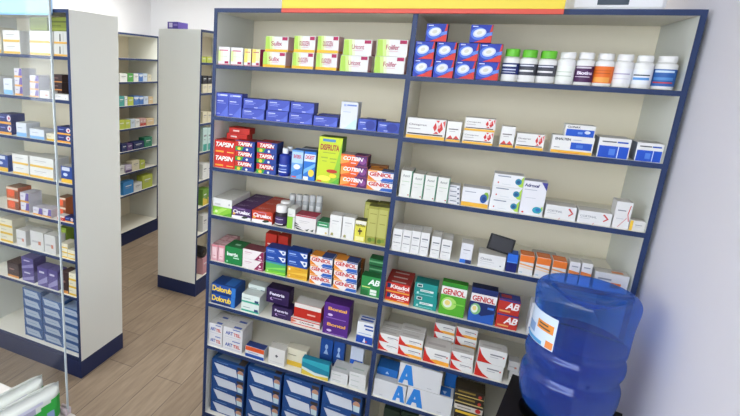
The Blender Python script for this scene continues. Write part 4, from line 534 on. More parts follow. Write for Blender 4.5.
 ('swoosh', 'medicine_carton', 0.8703, 0.1035, 0.8002, 0.0836, 0.0376, 0.06, 0, 'white carton with red swoosh, first column, upper, behind the front row, right bay sixth shelf', 'cartons on the right bay sixth shelf', 'carton'),
 ('swoosh_o', 'medicine_carton', 0.9599, 0.042, 0.7622, 0.0969, 0.0433, 0.06, 0, 'white carton with red swoosh, orange base, lower, right bay sixth shelf', 'cartons on the right bay sixth shelf', 'carton'),
 ('swoosh_o', 'medicine_carton', 0.9599, 0.1035, 0.7622, 0.0969, 0.0433, 0.06, 0, 'white carton with red swoosh, orange base, lower, behind the front row, right bay sixth shelf', 'cartons on the right bay sixth shelf', 'carton'),
 ('swoosh_o', 'medicine_carton', 0.9584, 0.042, 0.8058, 0.0969, 0.0433, 0.06, 0, 'white carton with red swoosh, orange base, upper, right bay sixth shelf', 'cartons on the right bay sixth shelf', 'carton'),
 ('swoosh_o', 'medicine_carton', 0.9584, 0.1035, 0.8058, 0.0969, 0.0433, 0.06, 0, 'white carton with red swoosh, orange base, upper, behind the front row, right bay sixth shelf', 'cartons on the right bay sixth shelf', 'carton'),
 ('swoosh_o', 'medicine_carton', 1.0638, 0.062, 0.7622, 0.1015, 0.0648, 0.1, 0, 'large white carton with red swoosh, right bay sixth shelf', 'cartons on the right bay sixth shelf', 'carton'),
 ('swoosh', 'medicine_carton', 1.1605, 0.042, 0.7622, 0.0833, 0.0389, 0.06, 0, 'white carton with red swoosh, third column, lower, right bay sixth shelf', 'cartons on the right bay sixth shelf', 'carton'),
 ('swoosh', 'medicine_carton', 1.158, 0.042, 0.8014, 0.0833, 0.0389, 0.06, 0, 'white carton with red swoosh, third column, upper, right bay sixth shelf', 'cartons on the right bay sixth shelf', 'carton'),
 ('swoosh_o', 'medicine_carton', 1.0784, 0.155, 0.7622, 0.0816, 0.0423, 0.06, 0, 'white carton at back with swoosh, left, lowest, right bay sixth shelf', 'cartons on the right bay sixth shelf', 'carton'),
 ('swoosh_o', 'medicine_carton', 1.0806, 0.155, 0.8048, 0.0816, 0.0423, 0.06, 0, 'white carton at back with swoosh, left, middle one, right bay sixth shelf', 'cartons on the right bay sixth shelf', 'carton'),
 ('swoosh_o', 'medicine_carton', 1.0776, 0.155, 0.8475, 0.0816, 0.0423, 0.06, 0, 'white carton at back with swoosh, left, topmost, right bay sixth shelf', 'cartons on the right bay sixth shelf', 'carton'),
 ('swoosh_o', 'medicine_carton', 1.1648, 0.155, 0.7622, 0.0814, 0.0442, 0.06, 0, 'white carton at back with swoosh, right, lowest, right bay sixth shelf', 'cartons on the right bay sixth shelf', 'carton'),
 ('swoosh_o', 'medicine_carton', 1.1659, 0.155, 0.8067, 0.0814, 0.0442, 0.06, 0, 'white carton at back with swoosh, right, middle one, right bay sixth shelf', 'cartons on the right bay sixth shelf', 'carton'),
 ('swoosh_o', 'medicine_carton', 1.1643, 0.155, 0.8513, 0.0814, 0.0442, 0.06, 0, 'white carton at back with swoosh, right, topmost, right bay sixth shelf', 'cartons on the right bay sixth shelf', 'carton'),
 ('swoosh', 'medicine_carton', 1.2595, 0.042, 0.7622, 0.0999, 0.0625, 0.06, 0, 'white carton with red swoosh, beside black dispenser, lower, right bay sixth shelf', 'cartons on the right bay sixth shelf', 'carton'),
 ('swoosh', 'medicine_carton', 1.2625, 0.042, 0.825, 0.0999, 0.0625, 0.06, 0, 'white carton with red swoosh, beside black dispenser, upper, right bay sixth shelf', 'cartons on the right bay sixth shelf', 'carton'),
 ('flatwhite', 'medicine_carton', 1.3533, 0.065, 0.7622, 0.0386, 0.0409, 0.05, 0, 'flat white carton near jug, lower, right bay sixth shelf', 'cartons on the right bay sixth shelf', 'carton'),
 ('flatwhite', 'medicine_carton', 1.3435, 0.065, 0.8035, 0.0386, 0.0409, 0.05, 0, 'flat white carton near jug, upper, right bay sixth shelf', 'cartons on the right bay sixth shelf', 'carton'),
 ('abox_r', 'medicine_carton', 0.8997, 0.052, 0.5346, 0.1362, 0.084, 0.08, 0, 'white carton with blue letter, lower left, lower, right bay seventh shelf', 'cartons on the right bay seventh shelf', 'carton'),
 ('abox_b', 'medicine_carton', 0.8764, 0.09, 0.619, 0.0889, 0.0369, 0.08, 0, 'blue fronted carton, upper left, upper, right bay seventh shelf', 'cartons on the right bay seventh shelf', 'carton'),
 ('abox', 'medicine_carton', 1.0619, 0.052, 0.5346, 0.1799, 0.0909, 0.08, 0, 'white carton with blue letter, lower right, lower, right bay seventh shelf', 'cartons on the right bay seventh shelf', 'carton'),
 ('abox', 'medicine_carton', 1.0134, 0.054, 0.6259, 0.1705, 0.0998, 0.08, 0, 'white carton with blue letter, upper middle, upper, right bay seventh shelf', 'cartons on the right bay seventh shelf', 'carton'),
 ('abox_b', 'medicine_carton', 1.1342, 0.125, 0.5346, 0.0488, 0.1516, 0.05, 0, 'blue fronted carton behind upper middle one, right bay seventh shelf', 'cartons on the right bay seventh shelf', 'carton'),
 ('goldyellow', 'medicine_carton', 1.219, 0.052, 0.5346, 0.1063, 0.0546, 0.08, 0, 'yellow edged carton in dark stack, lowest, right bay seventh shelf', 'cartons on the right bay seventh shelf', 'carton'),
 ('goldred', 'medicine_carton', 1.2123, 0.052, 0.5896, 0.1065, 0.0328, 0.08, 0, 'red and white carton in dark stack, second up, right bay seventh shelf', 'cartons on the right bay seventh shelf', 'carton'),
 ('goldbox', 'medicine_carton', 1.2101, 0.052, 0.6228, 0.1084, 0.0316, 0.08, 0, 'black and gold carton in dark stack, third up, right bay seventh shelf', 'cartons on the right bay seventh shelf', 'carton'),
 ('goldbox', 'medicine_carton', 1.2081, 0.052, 0.6548, 0.1102, 0.0291, 0.08, 0, 'dark gold topped carton in dark stack, topmost, right bay seventh shelf', 'cartons on the right bay seventh shelf', 'carton'),
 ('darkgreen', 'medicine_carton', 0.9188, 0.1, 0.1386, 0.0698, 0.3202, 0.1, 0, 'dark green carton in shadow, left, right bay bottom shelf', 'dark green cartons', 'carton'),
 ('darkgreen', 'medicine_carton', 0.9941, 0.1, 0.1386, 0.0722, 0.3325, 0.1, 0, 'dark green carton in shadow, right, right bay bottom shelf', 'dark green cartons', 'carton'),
 ('whiteyellow', 'medicine_carton', -1.1101, 0.131, 1.9099, 0.1674, 0.0627, 0.12, 0, 'large white carton with yellow base, left column, lower, aisle cabinet top shelf', 'cartons on the aisle cabinet top shelf', 'carton'),
 ('whiteyellow', 'medicine_carton', -1.1064, 0.131, 1.973, 0.1674, 0.0627, 0.12, 0, 'large white carton with yellow base, left column, upper, aisle cabinet top shelf', 'cartons on the aisle cabinet top shelf', 'carton'),
 ('whiteyellow2', 'medicine_carton', -0.9722, 0.131, 1.9099, 0.0936, 0.0631, 0.12, 0, 'large white carton with yellow base, right column, lower, aisle cabinet top shelf', 'cartons on the aisle cabinet top shelf', 'carton'),
 ('whiteyellow2', 'medicine_carton', -0.969, 0.131, 1.9735, 0.0936, 0.0631, 0.12, 0, 'large white carton with yellow base, right column, upper, aisle cabinet top shelf', 'cartons on the aisle cabinet top shelf', 'carton'),
 ('olivebox', 'medicine_carton', -0.9894, 0.125, 2.0372, 0.1227, 0.0696, 0.1, 0, 'olive green carton lying on white ones, aisle cabinet top shelf', 'cartons on the aisle cabinet top shelf', 'carton'),
 ('olivebox', 'medicine_carton', -1.1253, 0.125, 2.0372, 0.1264, 0.0683, 0.1, 0, 'dim olive carton lying on left white ones, aisle cabinet top shelf', 'cartons on the aisle cabinet top shelf', 'carton'),
 ('purplewhite', 'medicine_carton', -1.1778, 0.111, 1.6825, 0.068, 0.0389, 0.08, 0, 'purple and white carton with orange base, lowest, aisle cabinet second shelf', 'cartons on the aisle cabinet second shelf', 'carton'),
 ('purplewhite', 'medicine_carton', -1.1756, 0.111, 1.7217, 0.068, 0.0389, 0.08, 0, 'purple and white carton with orange base, middle one, aisle cabinet second shelf', 'cartons on the aisle cabinet second shelf', 'carton'),
 ('purplewhite', 'medicine_carton', -1.1723, 0.111, 1.761, 0.068, 0.0389, 0.08, 0, 'purple and white carton with orange base, topmost, aisle cabinet second shelf', 'cartons on the aisle cabinet second shelf', 'carton'),
 ('flatwhite', 'medicine_carton', -1.1007, 0.111, 1.6825, 0.0711, 0.0405, 0.08, 0, 'white carton beside purple ones, aisle cabinet second shelf', 'cartons on the aisle cabinet second shelf', 'carton'),
 ('clonix', 'medicine_carton', -0.9829, 0.096, 1.6825, 0.106, 0.0279, 0.05, 0, 'long white carton at front, aisle cabinet second shelf', 'cartons on the aisle cabinet second shelf', 'carton'),
 ('brownbox', 'medicine_carton', -1.0698, 0.17, 1.6825, 0.0709, 0.0426, 0.08, 0, 'dark brown carton behind long white one, lowest, aisle cabinet second shelf', 'cartons on the aisle cabinet second shelf', 'carton'),
 ('brownbox', 'medicine_carton', -1.0661, 0.17, 1.7255, 0.0709, 0.0426, 0.08, 0, 'dark brown carton behind long white one, middle one, aisle cabinet second shelf', 'cartons on the aisle cabinet second shelf', 'carton'),
 ('brownbox', 'medicine_carton', -1.0641, 0.17, 1.7685, 0.0709, 0.0426, 0.08, 0, 'dark brown carton behind long white one, topmost, aisle cabinet second shelf', 'cartons on the aisle cabinet second shelf', 'carton'),
 ('whiteblue', 'medicine_carton', -1.1749, 0.111, 1.448, 0.111, 0.0558, 0.08, 0, 'white carton with blue base behind glass, aisle cabinet third shelf', 'cartons on the aisle cabinet third shelf', 'carton'),
 ('creamyellow', 'medicine_carton', -1.0691, 0.111, 1.448, 0.0673, 0.0403, 0.08, 0, 'small beige carton, aisle cabinet third shelf', 'cartons on the aisle cabinet third shelf', 'carton'),
 ('navyorange', 'medicine_carton', -0.9741, 0.111, 1.448, 0.0959, 0.0436, 0.08, 0, 'navy and white carton with orange base, lower, aisle cabinet third shelf', 'cartons on the aisle cabinet third shelf', 'carton'),
 ('navyorange', 'medicine_carton', -0.9719, 0.111, 1.492, 0.0959, 0.0436, 0.08, 0, 'navy and white carton with orange base, upper, aisle cabinet third shelf', 'cartons on the aisle cabinet third shelf', 'carton'),
 ('whiteyellow', 'medicine_carton', -1.1563, 0.131, 1.2198, 0.1836, 0.0614, 0.12, 0, 'large white carton with cream base, lower, aisle cabinet fourth shelf', 'cartons on the aisle cabinet fourth shelf', 'carton'),
 ('whiteyellow', 'medicine_carton', -1.1529, 0.131, 1.2816, 0.1836, 0.0614, 0.12, 0, 'large white carton with cream base, upper, aisle cabinet fourth shelf', 'cartons on the aisle cabinet fourth shelf', 'carton'),
 ('navyyellow', 'medicine_carton', -0.9688, 0.115, 1.2198, 0.0814, 0.0943, 0.08, 0, 'navy carton with yellow base, aisle cabinet fourth shelf', 'cartons on the aisle cabinet fourth shelf', 'carton'),
 ('purplewhite', 'medicine_carton', -1.2034, 0.111, 0.9892, 0.0771, 0.047, 0.08, 0, 'low purple and white carton, aisle cabinet fifth shelf', 'cartons on the aisle cabinet fifth shelf', 'carton'),
 ('purplewhite', 'medicine_carton', -1.1286, 0.111, 0.9892, 0.0661, 0.0513, 0.08, 0, 'low white and purple carton, right, aisle cabinet fifth shelf', 'cartons on the aisle cabinet fifth shelf', 'carton'),
 ('redwhite', 'medicine_carton', -1.0215, 0.096, 0.9892, 0.055, 0.0281, 0.05, 0, 'red carton at front, aisle cabinet fifth shelf', 'cartons on the aisle cabinet fifth shelf', 'carton'),
 ('navyorange', 'medicine_carton', -0.9587, 0.096, 0.9892, 0.0616, 0.0326, 0.05, 0, 'small blue and white carton at front, aisle cabinet fifth shelf', 'cartons on the aisle cabinet fifth shelf', 'carton'),
 ('orangebrown', 'medicine_carton', -1.0743, 0.17, 0.9892, 0.0656, 0.0583, 0.08, 0, 'orange and brown carton behind red one, lower, aisle cabinet fifth shelf', 'cartons on the aisle cabinet fifth shelf', 'carton'),
 ('orangebrown', 'medicine_carton', -1.0714, 0.17, 1.0479, 0.0656, 0.0583, 0.08, 0, 'orange and brown carton behind red one, upper, aisle cabinet fifth shelf', 'cartons on the aisle cabinet fifth shelf', 'carton'),
 ('creamyellow', 'medicine_carton', -1.0108, 0.111, 0.7643, 0.0557, 0.0287, 0.08, 0, 'white carton with yellow band, left stack, lowest, aisle cabinet sixth shelf', 'cartons on the aisle cabinet sixth shelf', 'carton'),
 ('creamyellow', 'medicine_carton', -1.0104, 0.111, 0.7934, 0.0557, 0.0287, 0.08, 0, 'white carton with yellow band, left stack, middle one, aisle cabinet sixth shelf', 'cartons on the aisle cabinet sixth shelf', 'carton'),
 ('creamyellow', 'medicine_carton', -1.0082, 0.111, 0.8225, 0.0557, 0.0287, 0.08, 0, 'white carton with yellow band, left stack, topmost, aisle cabinet sixth shelf', 'cartons on the aisle cabinet sixth shelf', 'carton'),
 ('creamyellow', 'medicine_carton', -0.9531, 0.111, 0.7643, 0.0534, 0.0273, 0.08, 0, 'white carton with yellow band, right stack, lower, aisle cabinet sixth shelf', 'cartons on the aisle cabinet sixth shelf', 'carton'),
 ('creamyellow', 'medicine_carton', -0.9525, 0.111, 0.792, 0.0534, 0.0273, 0.08, 0, 'white carton with yellow band, right stack, upper, aisle cabinet sixth shelf', 'cartons on the aisle cabinet sixth shelf', 'carton'),
 ('greenlime', 'medicine_carton', -1.1054, 0.2, 0.7643, 0.0613, 0.1415, 0.08, 0, 'tall green carton behind white ones, aisle cabinet sixth shelf', 'cartons on the aisle cabinet sixth shelf', 'carton'),
 ('flatwhite', 'medicine_carton', -1.2225, 0.111, 0.7643, 0.1067, 0.1186, 0.08, 0, 'pale carton standing in for a glass reflection, aisle cabinet sixth shelf', 'cartons on the aisle cabinet sixth shelf', 'carton'),  # this box and the next stand for a white reflection in the glass
 ('flatwhite', 'medicine_carton', -1.1172, 0.111, 0.7643, 0.0878, 0.1153, 0.08, 0, 'second pale carton standing in for a glass reflection, aisle cabinet sixth shelf', 'cartons on the aisle cabinet sixth shelf', 'carton'),
 ('violetbox', 'medicine_carton', -1.1934, 0.111, 0.5332, 0.0828, 0.1257, 0.08, 0, 'violet carton behind glass, left, aisle cabinet seventh shelf', 'cartons on the aisle cabinet seventh shelf', 'carton'),
 ('violetbox', 'medicine_carton', -1.1099, 0.111, 0.5332, 0.0777, 0.1255, 0.08, 0, 'violet carton behind glass, right, aisle cabinet seventh shelf', 'cartons on the aisle cabinet seventh shelf', 'carton'),
 ('brownbox', 'medicine_carton', -1.0138, 0.111, 0.5332, 0.0505, 0.1376, 0.08, 0, 'dark brown carton, aisle cabinet seventh shelf', 'cartons on the aisle cabinet seventh shelf', 'carton'),
 ('creamyellow', 'medicine_carton', -0.9528, 0.111, 0.5332, 0.0619, 0.0472, 0.08, 0, 'white and beige carton, lowest, aisle cabinet seventh shelf', 'cartons on the aisle cabinet seventh shelf', 'carton'),
 ('creamyellow', 'medicine_carton', -0.9509, 0.111, 0.5808, 0.0619, 0.0472, 0.08, 0, 'white and beige carton, middle one, aisle cabinet seventh shelf', 'cartons on the aisle cabinet seventh shelf', 'carton'),
 ('creamyellow', 'medicine_carton', -0.9483, 0.111, 0.6284, 0.0619, 0.0472, 0.08, 0, 'white and beige carton, topmost, aisle cabinet seventh shelf', 'cartons on the aisle cabinet seventh shelf', 'carton'),
 ('maskpale', 'mask_box', -0.9921, 0.14, 0.1386, 0.1363, 0.0574, 0.1, 0, 'pale blue mask box, lowest, column nearest the end panel, aisle cabinet', 'mask boxes in the aisle cabinet', 'box'),
 ('maskpale', 'mask_box', -0.9921, 0.14, 0.1967, 0.1363, 0.0574, 0.1, 0, 'pale blue mask box, second up, column nearest the end panel, aisle cabinet', 'mask boxes in the aisle cabinet', 'box'),
 ('maskpale', 'mask_box', -0.9921, 0.14, 0.2547, 0.1363, 0.0574, 0.1, 0, 'pale blue mask box, middle one, column nearest the end panel, aisle cabinet', 'mask boxes in the aisle cabinet', 'box'),
 ('maskpale', 'mask_box', -0.9921, 0.14, 0.3127, 0.1363, 0.0574, 0.1, 0, 'pale blue mask box, fourth up, column nearest the end panel, aisle cabinet', 'mask boxes in the aisle cabinet', 'box'),
 ('maskpale', 'mask_box', -0.9921, 0.14, 0.3708, 0.1363, 0.0574, 0.1, 0, 'pale blue mask box, topmost, column nearest the end panel, aisle cabinet', 'mask boxes in the aisle cabinet', 'box'),
 ('maskpale', 'mask_box', -1.1493, 0.14, 0.1386, 0.1619, 0.0608, 0.1, 0, 'pale blue mask box, lowest, middle column behind glass, aisle cabinet', 'mask boxes in the aisle cabinet', 'box'),
 ('maskpale', 'mask_box', -1.1493, 0.14, 0.2, 0.1619, 0.0608, 0.1, 0, 'pale blue mask box, second up, middle column behind glass, aisle cabinet', 'mask boxes in the aisle cabinet', 'box'),
 ('maskpale', 'mask_box', -1.1493, 0.14, 0.2614, 0.1619, 0.0608, 0.1, 0, 'pale blue mask box, middle one, middle column behind glass, aisle cabinet', 'mask boxes in the aisle cabinet', 'box'),
 ('maskpale', 'mask_box', -1.1493, 0.14, 0.3228, 0.1619, 0.0608, 0.1, 0, 'pale blue mask box, fourth up, middle column behind glass, aisle cabinet', 'mask boxes in the aisle cabinet', 'box'),
 ('maskpale', 'mask_box', -1.1493, 0.14, 0.3842, 0.1619, 0.0608, 0.1, 0, 'pale blue mask box, topmost, middle column behind glass, aisle cabinet', 'mask boxes in the aisle cabinet', 'box'),
 ('maskpale', 'mask_box', -1.3172, 0.14, 0.1386, 0.1568, 0.0663, 0.1, 0, 'pale blue mask box, lowest, left column behind glass, aisle cabinet', 'mask boxes in the aisle cabinet', 'box'),
 ('maskpale', 'mask_box', -1.3172, 0.14, 0.2055, 0.1568, 0.0663, 0.1, 0, 'pale blue mask box, second up, left column behind glass, aisle cabinet', 'mask boxes in the aisle cabinet', 'box'),
 ('maskpale', 'mask_box', -1.3172, 0.14, 0.2724, 0.1568, 0.0663, 0.1, 0, 'pale blue mask box, middle one, left column behind glass, aisle cabinet', 'mask boxes in the aisle cabinet', 'box'),
 ('maskpale', 'mask_box', -1.3172, 0.14, 0.3392, 0.1568, 0.0663, 0.1, 0, 'pale blue mask box, fourth up, left column behind glass, aisle cabinet', 'mask boxes in the aisle cabinet', 'box'),
 ('maskpale', 'mask_box', -1.3172, 0.14, 0.4061, 0.1568, 0.0663, 0.1, 0, 'pale blue mask box, topmost, left column behind glass, aisle cabinet', 'mask boxes in the aisle cabinet', 'box'),
 ('plain_white', 'medicine_carton', -2.166, 2.0276, 1.6825, 0.1115, 0.0792, 0.08, 90, 'white carton at far left, far cabinet second shelf', 'cartons in the far cabinet', 'carton'),
 ('plain_green', 'medicine_carton', -2.166, 2.1359, 1.6825, 0.0844, 0.0813, 0.08, 90, 'green carton, far cabinet second shelf', 'cartons in the far cabinet', 'carton'),
 ('plain_white', 'medicine_carton', -2.166, 2.2257, 1.6825, 0.0741, 0.0795, 0.08, 90, 'white carton right of green one, far cabinet second shelf', 'cartons in the far cabinet', 'carton'),
 ('plain_blue', 'medicine_carton', -2.166, 2.3034, 1.6825, 0.0661, 0.0816, 0.08, 90, 'blue carton, far cabinet second shelf', 'cartons in the far cabinet', 'carton'),
 ('plain_skyw', 'medicine_carton', -2.166, 2.3765, 1.6825, 0.0712, 0.0797, 0.08, 90, 'pale blue carton, far cabinet second shelf', 'cartons in the far cabinet', 'carton'),
 ('plain_cream', 'medicine_carton', -2.166, 2.4513, 1.6825, 0.0625, 0.0696, 0.08, 90, 'cream carton, far cabinet second shelf', 'cartons in the far cabinet', 'carton'),
 ('plain_teal', 'medicine_carton', -2.166, 1.9924, 1.448, 0.0811, 0.0971, 0.08, 90, 'teal carton at far left, far cabinet third shelf', 'cartons in the far cabinet', 'carton'),
 ('plain_white', 'medicine_carton', -2.166, 2.0614, 1.448, 0.0426, 0.0917, 0.08, 90, 'narrow white carton, far cabinet third shelf', 'cartons in the far cabinet', 'carton'),
 ('plain_limeg', 'medicine_carton', -2.166, 2.1343, 1.448, 0.0885, 0.0819, 0.08, 90, 'yellow green carton, far cabinet third shelf', 'cartons in the far cabinet', 'carton'),
 ('plain_blue', 'medicine_carton', -2.166, 2.2268, 1.448, 0.0816, 0.0921, 0.08, 90, 'blue carton, left, far cabinet third shelf', 'cartons in the far cabinet', 'carton'),
 ('plain_blue', 'medicine_carton', -2.166, 2.3089, 1.448, 0.0737, 0.0868, 0.08, 90, 'blue carton, right, far cabinet third shelf', 'cartons in the far cabinet', 'carton'),
 ('plain_skyw', 'medicine_carton', -2.166, 2.3915, 1.448, 0.0759, 0.0795, 0.08, 90, 'pale blue carton, far cabinet third shelf', 'cartons in the far cabinet', 'carton'),
 ('plain_orangec', 'medicine_carton', -2.166, 2.4748, 1.448, 0.0744, 0.0721, 0.08, 90, 'orange cream carton, far cabinet third shelf', 'cartons in the far cabinet', 'carton'),
 ('plain_limeg', 'medicine_carton', -2.166, 1.9925, 1.2198, 0.0913, 0.0906, 0.08, 90, 'yellow green carton, left, far cabinet fourth shelf', 'cartons in the far cabinet', 'carton'),
 ('plain_limeg', 'medicine_carton', -2.166, 2.0831, 1.2198, 0.0816, 0.0847, 0.08, 90, 'yellow green carton, right, far cabinet fourth shelf', 'cartons in the far cabinet', 'carton'),
 ('plain_skyw', 'medicine_carton', -2.166, 2.1651, 1.2198, 0.0677, 0.0856, 0.08, 90, 'pale blue carton, far cabinet fourth shelf', 'cartons in the far cabinet', 'carton'),
 ('plain_white', 'medicine_carton', -2.166, 2.243, 1.2198, 0.0729, 0.0816, 0.08, 90, 'white carton, far cabinet fourth shelf', 'cartons in the far cabinet', 'carton'),
 ('plain_redw', 'medicine_carton', -2.166, 2.3108, 1.2198, 0.0471, 0.0835, 0.08, 90, 'red and white carton, left, far cabinet fourth shelf', 'cartons in the far cabinet', 'carton'),
 ('plain_redw', 'medicine_carton', -2.166, 2.3628, 1.2198, 0.048, 0.0816, 0.08, 90, 'red and white carton, right, far cabinet fourth shelf', 'cartons in the far cabinet', 'carton'),
 ('plain_orangec', 'medicine_carton', -2.166, 2.4648, 1.2198, 0.1328, 0.0706, 0.08, 90, 'orange cream carton, far cabinet fourth shelf', 'cartons in the far cabinet', 'carton'),
 ('plain_navy', 'medicine_carton', -2.166, 2.0269, 0.9892, 0.0778, 0.0796, 0.08, 90, 'navy carton at far left, far cabinet fifth shelf', 'cartons in the far cabinet', 'carton'),
 ('plain_violet', 'medicine_carton', -2.166, 2.1149, 0.9892, 0.0835, 0.073, 0.08, 90, 'violet carton, far cabinet fifth shelf', 'cartons in the far cabinet', 'carton'),
 ('plain_navy', 'medicine_carton', -2.166, 2.2642, 0.9892, 0.1734, 0.0746, 0.08, 90, 'wide navy carton, far cabinet fifth shelf', 'cartons in the far cabinet', 'carton'),
 ('plain_dgreen', 'medicine_carton', -2.166, 2.4288, 0.9892, 0.1326, 0.1016, 0.08, 90, 'green carton, far cabinet fifth shelf', 'cartons in the far cabinet', 'carton'),
 ('plain_white', 'medicine_carton', -2.166, 1.9802, 0.7643, 0.0868, 0.0878, 0.08, 90, 'small white carton, far cabinet sixth shelf', 'cartons in the far cabinet', 'carton'),
 ('plain_violetw', 'medicine_carton', -2.166, 2.0906, 0.7643, 0.1, 0.0746, 0.08, 90, 'white carton with violet base, far cabinet sixth shelf', 'cartons in the far cabinet', 'carton'),
 ('plain_cream', 'medicine_carton', -2.166, 2.2106, 0.7643, 0.1246, 0.1056, 0.08, 90, 'cream carton, far cabinet sixth shelf', 'cartons in the far cabinet', 'carton'),
 ('plain_limeg', 'medicine_carton', -2.166, 2.3244, 0.7643, 0.0871, 0.0891, 0.08, 90, 'yellow green carton, far cabinet sixth shelf', 'cartons in the far cabinet', 'carton'),
 ('plain_skyblue', 'medicine_carton', -2.166, 2.0862, 0.5332, 0.1635, 0.1339, 0.08, 90, 'bright blue carton, far cabinet seventh shelf', 'cartons in the far cabinet', 'carton'),
 ('plain_white', 'medicine_carton', -2.166, 2.2446, 0.5332, 0.1378, 0.089, 0.08, 90, 'white carton, far cabinet seventh shelf', 'cartons in the far cabinet', 'carton'),
 ('plain_limeg', 'medicine_carton', -2.166, 2.4146, 0.5332, 0.1787, 0.1437, 0.08, 90, 'tall yellow green carton, far cabinet seventh shelf', 'cartons in the far cabinet', 'carton'),
 ('plain_limeg', 'medicine_carton', -0.927, 1.418, 1.9099, 0.0718, 0.0423, 0.1, 90, 'lime carton, near end, middle cabinet top shelf', 'cartons in the middle cabinet', 'carton'),
 ('plain_limeg', 'medicine_carton', -0.927, 1.5015, 1.9099, 0.081, 0.0447, 0.1, 90, 'lime carton, second along, middle cabinet top shelf', 'cartons in the middle cabinet', 'carton'),
 ('plain_cream', 'medicine_carton', -0.927, 1.4425, 1.6825, 0.0673, 0.0671, 0.1, 90, 'cream carton under black one, near end, middle cabinet second shelf', 'cartons in the middle cabinet', 'carton'),
 ('plain_cream', 'medicine_carton', -0.927, 1.5199, 1.6825, 0.0729, 0.0659, 0.1, 90, 'cream carton under black one, second along, middle cabinet second shelf', 'cartons in the middle cabinet', 'carton'),
 ('plain_black', 'medicine_carton', -0.927, 1.4389, 1.7488, 0.0669, 0.0607, 0.1, 90, 'black carton on cream one, near end, middle cabinet second shelf', 'cartons in the middle cabinet', 'carton'),
 ('plain_black', 'medicine_carton', -0.927, 1.5159, 1.7488, 0.0725, 0.0605, 0.1, 90, 'black carton on cream one, second along, middle cabinet second shelf', 'cartons in the middle cabinet', 'carton'),
 ('plain_cream', 'medicine_carton', -0.927, 1.4552, 1.448, 0.0685, 0.0873, 0.1, 90, 'cream carton, near end, middle cabinet third shelf', 'cartons in the middle cabinet', 'carton'),
 ('plain_cream', 'medicine_carton', -0.927, 1.534, 1.448, 0.0742, 0.0822, 0.1, 90, 'cream carton, second along, middle cabinet third shelf', 'cartons in the middle cabinet', 'carton'),
 ('plain_tealw', 'medicine_carton', -0.927, 1.4677, 1.2198, 0.0696, 0.1894, 0.1, 90, 'tall teal and white carton, near end, middle cabinet fourth shelf', 'cartons in the middle cabinet', 'carton'),
 ('plain_tealw', 'medicine_carton', -0.927, 1.5477, 1.2198, 0.0755, 0.182, 0.1, 90, 'tall teal and white carton, second along, middle cabinet fourth shelf', 'cartons in the middle cabinet', 'carton'),
 ('plain_white', 'medicine_carton', -0.927, 1.4802, 0.9892, 0.0708, 0.1247, 0.1, 90, 'white carton, near end, middle cabinet fifth shelf', 'cartons in the middle cabinet', 'carton'),
 ('plain_white', 'medicine_carton', -0.927, 1.5616, 0.9892, 0.0767, 0.1119, 0.1, 90, 'white carton, second along, middle cabinet fifth shelf', 'cartons in the middle cabinet', 'carton'),
 ('plain_greeny', 'medicine_carton', -0.927, 1.4924, 0.7643, 0.072, 0.1353, 0.1, 90, 'green and yellow carton, near end, middle cabinet sixth shelf', 'cartons in the middle cabinet', 'carton'),
 ('plain_greeny', 'medicine_carton', -0.927, 1.5752, 0.7643, 0.078, 0.1184, 0.1, 90, 'green and yellow carton, second along, middle cabinet sixth shelf', 'cartons in the middle cabinet', 'carton'),
 ('plain_white', 'medicine_carton', -0.927, 1.505, 0.5332, 0.0731, 0.141, 0.1, 90, 'white carton, near end, middle cabinet seventh shelf', 'cartons in the middle cabinet', 'carton'),
 ('plain_white', 'medicine_carton', -0.927, 1.5891, 0.5332, 0.0793, 0.1197, 0.1, 90, 'white carton, second along, middle cabinet seventh shelf', 'cartons in the middle cabinet', 'carton'),
 ('plain_pink', 'medicine_carton', -0.927, 1.5265, 0.1386, 0.0751, 0.1467, 0.1, 90, 'pink carton, near end, middle cabinet bottom shelf', 'cartons in the middle cabinet', 'carton'),
 ('plain_pink', 'medicine_carton', -0.927, 1.6128, 0.1386, 0.0815, 0.1175, 0.1, 90, 'pink carton, second along, middle cabinet bottom shelf', 'cartons in the middle cabinet', 'carton'),
 ('whiteyellow', 'medicine_carton', -1.335, 0.125, 1.9099, 0.13, 0.0625, 0.1, 0, 'white carton with yellow base, far left behind glass, lower, aisle cabinet top shelf', 'further cartons in the aisle cabinet', 'carton'),
 ('whiteyellow', 'medicine_carton', -1.335, 0.125, 1.9729, 0.13, 0.0625, 0.1, 0, 'white carton with yellow base, far left behind glass, upper, aisle cabinet top shelf', 'further cartons in the aisle cabinet', 'carton'),
 ('creamyellow', 'medicine_carton', -1.48, 0.125, 1.9099, 0.12, 0.0695, 0.1, 0, 'cream carton, farther left behind glass, lower, aisle cabinet top shelf', 'further cartons in the aisle cabinet', 'carton'),
 ('creamyellow', 'medicine_carton', -1.48, 0.125, 1.9799, 0.12, 0.0695, 0.1, 0, 'cream carton, farther left behind glass, upper, aisle cabinet top shelf', 'further cartons in the aisle cabinet', 'carton'),
 ('purplewhite', 'medicine_carton', -1.3, 0.125, 1.6825, 0.06, 0.0495, 0.1, 0, 'purple white carton, far left behind glass, lowest, aisle cabinet second shelf', 'further cartons in the aisle cabinet', 'carton'),
 ('purplewhite', 'medicine_carton', -1.3, 0.125, 1.7325, 0.06, 0.0495, 0.1, 0, 'purple white carton, far left behind glass, middle one, aisle cabinet second shelf', 'further cartons in the aisle cabinet', 'carton'),
 ('purplewhite', 'medicine_carton', -1.3, 0.125, 1.7825, 0.06, 0.0495, 0.1, 0, 'purple white carton, far left behind glass, topmost, aisle cabinet second shelf', 'further cartons in the aisle cabinet', 'carton'),
 ('whiteblue', 'medicine_carton', -1.385, 0.125, 1.6825, 0.07, 0.0895, 0.1, 0, 'white blue-based carton, farther left behind glass, aisle cabinet second shelf', 'further cartons in the aisle cabinet', 'carton'),
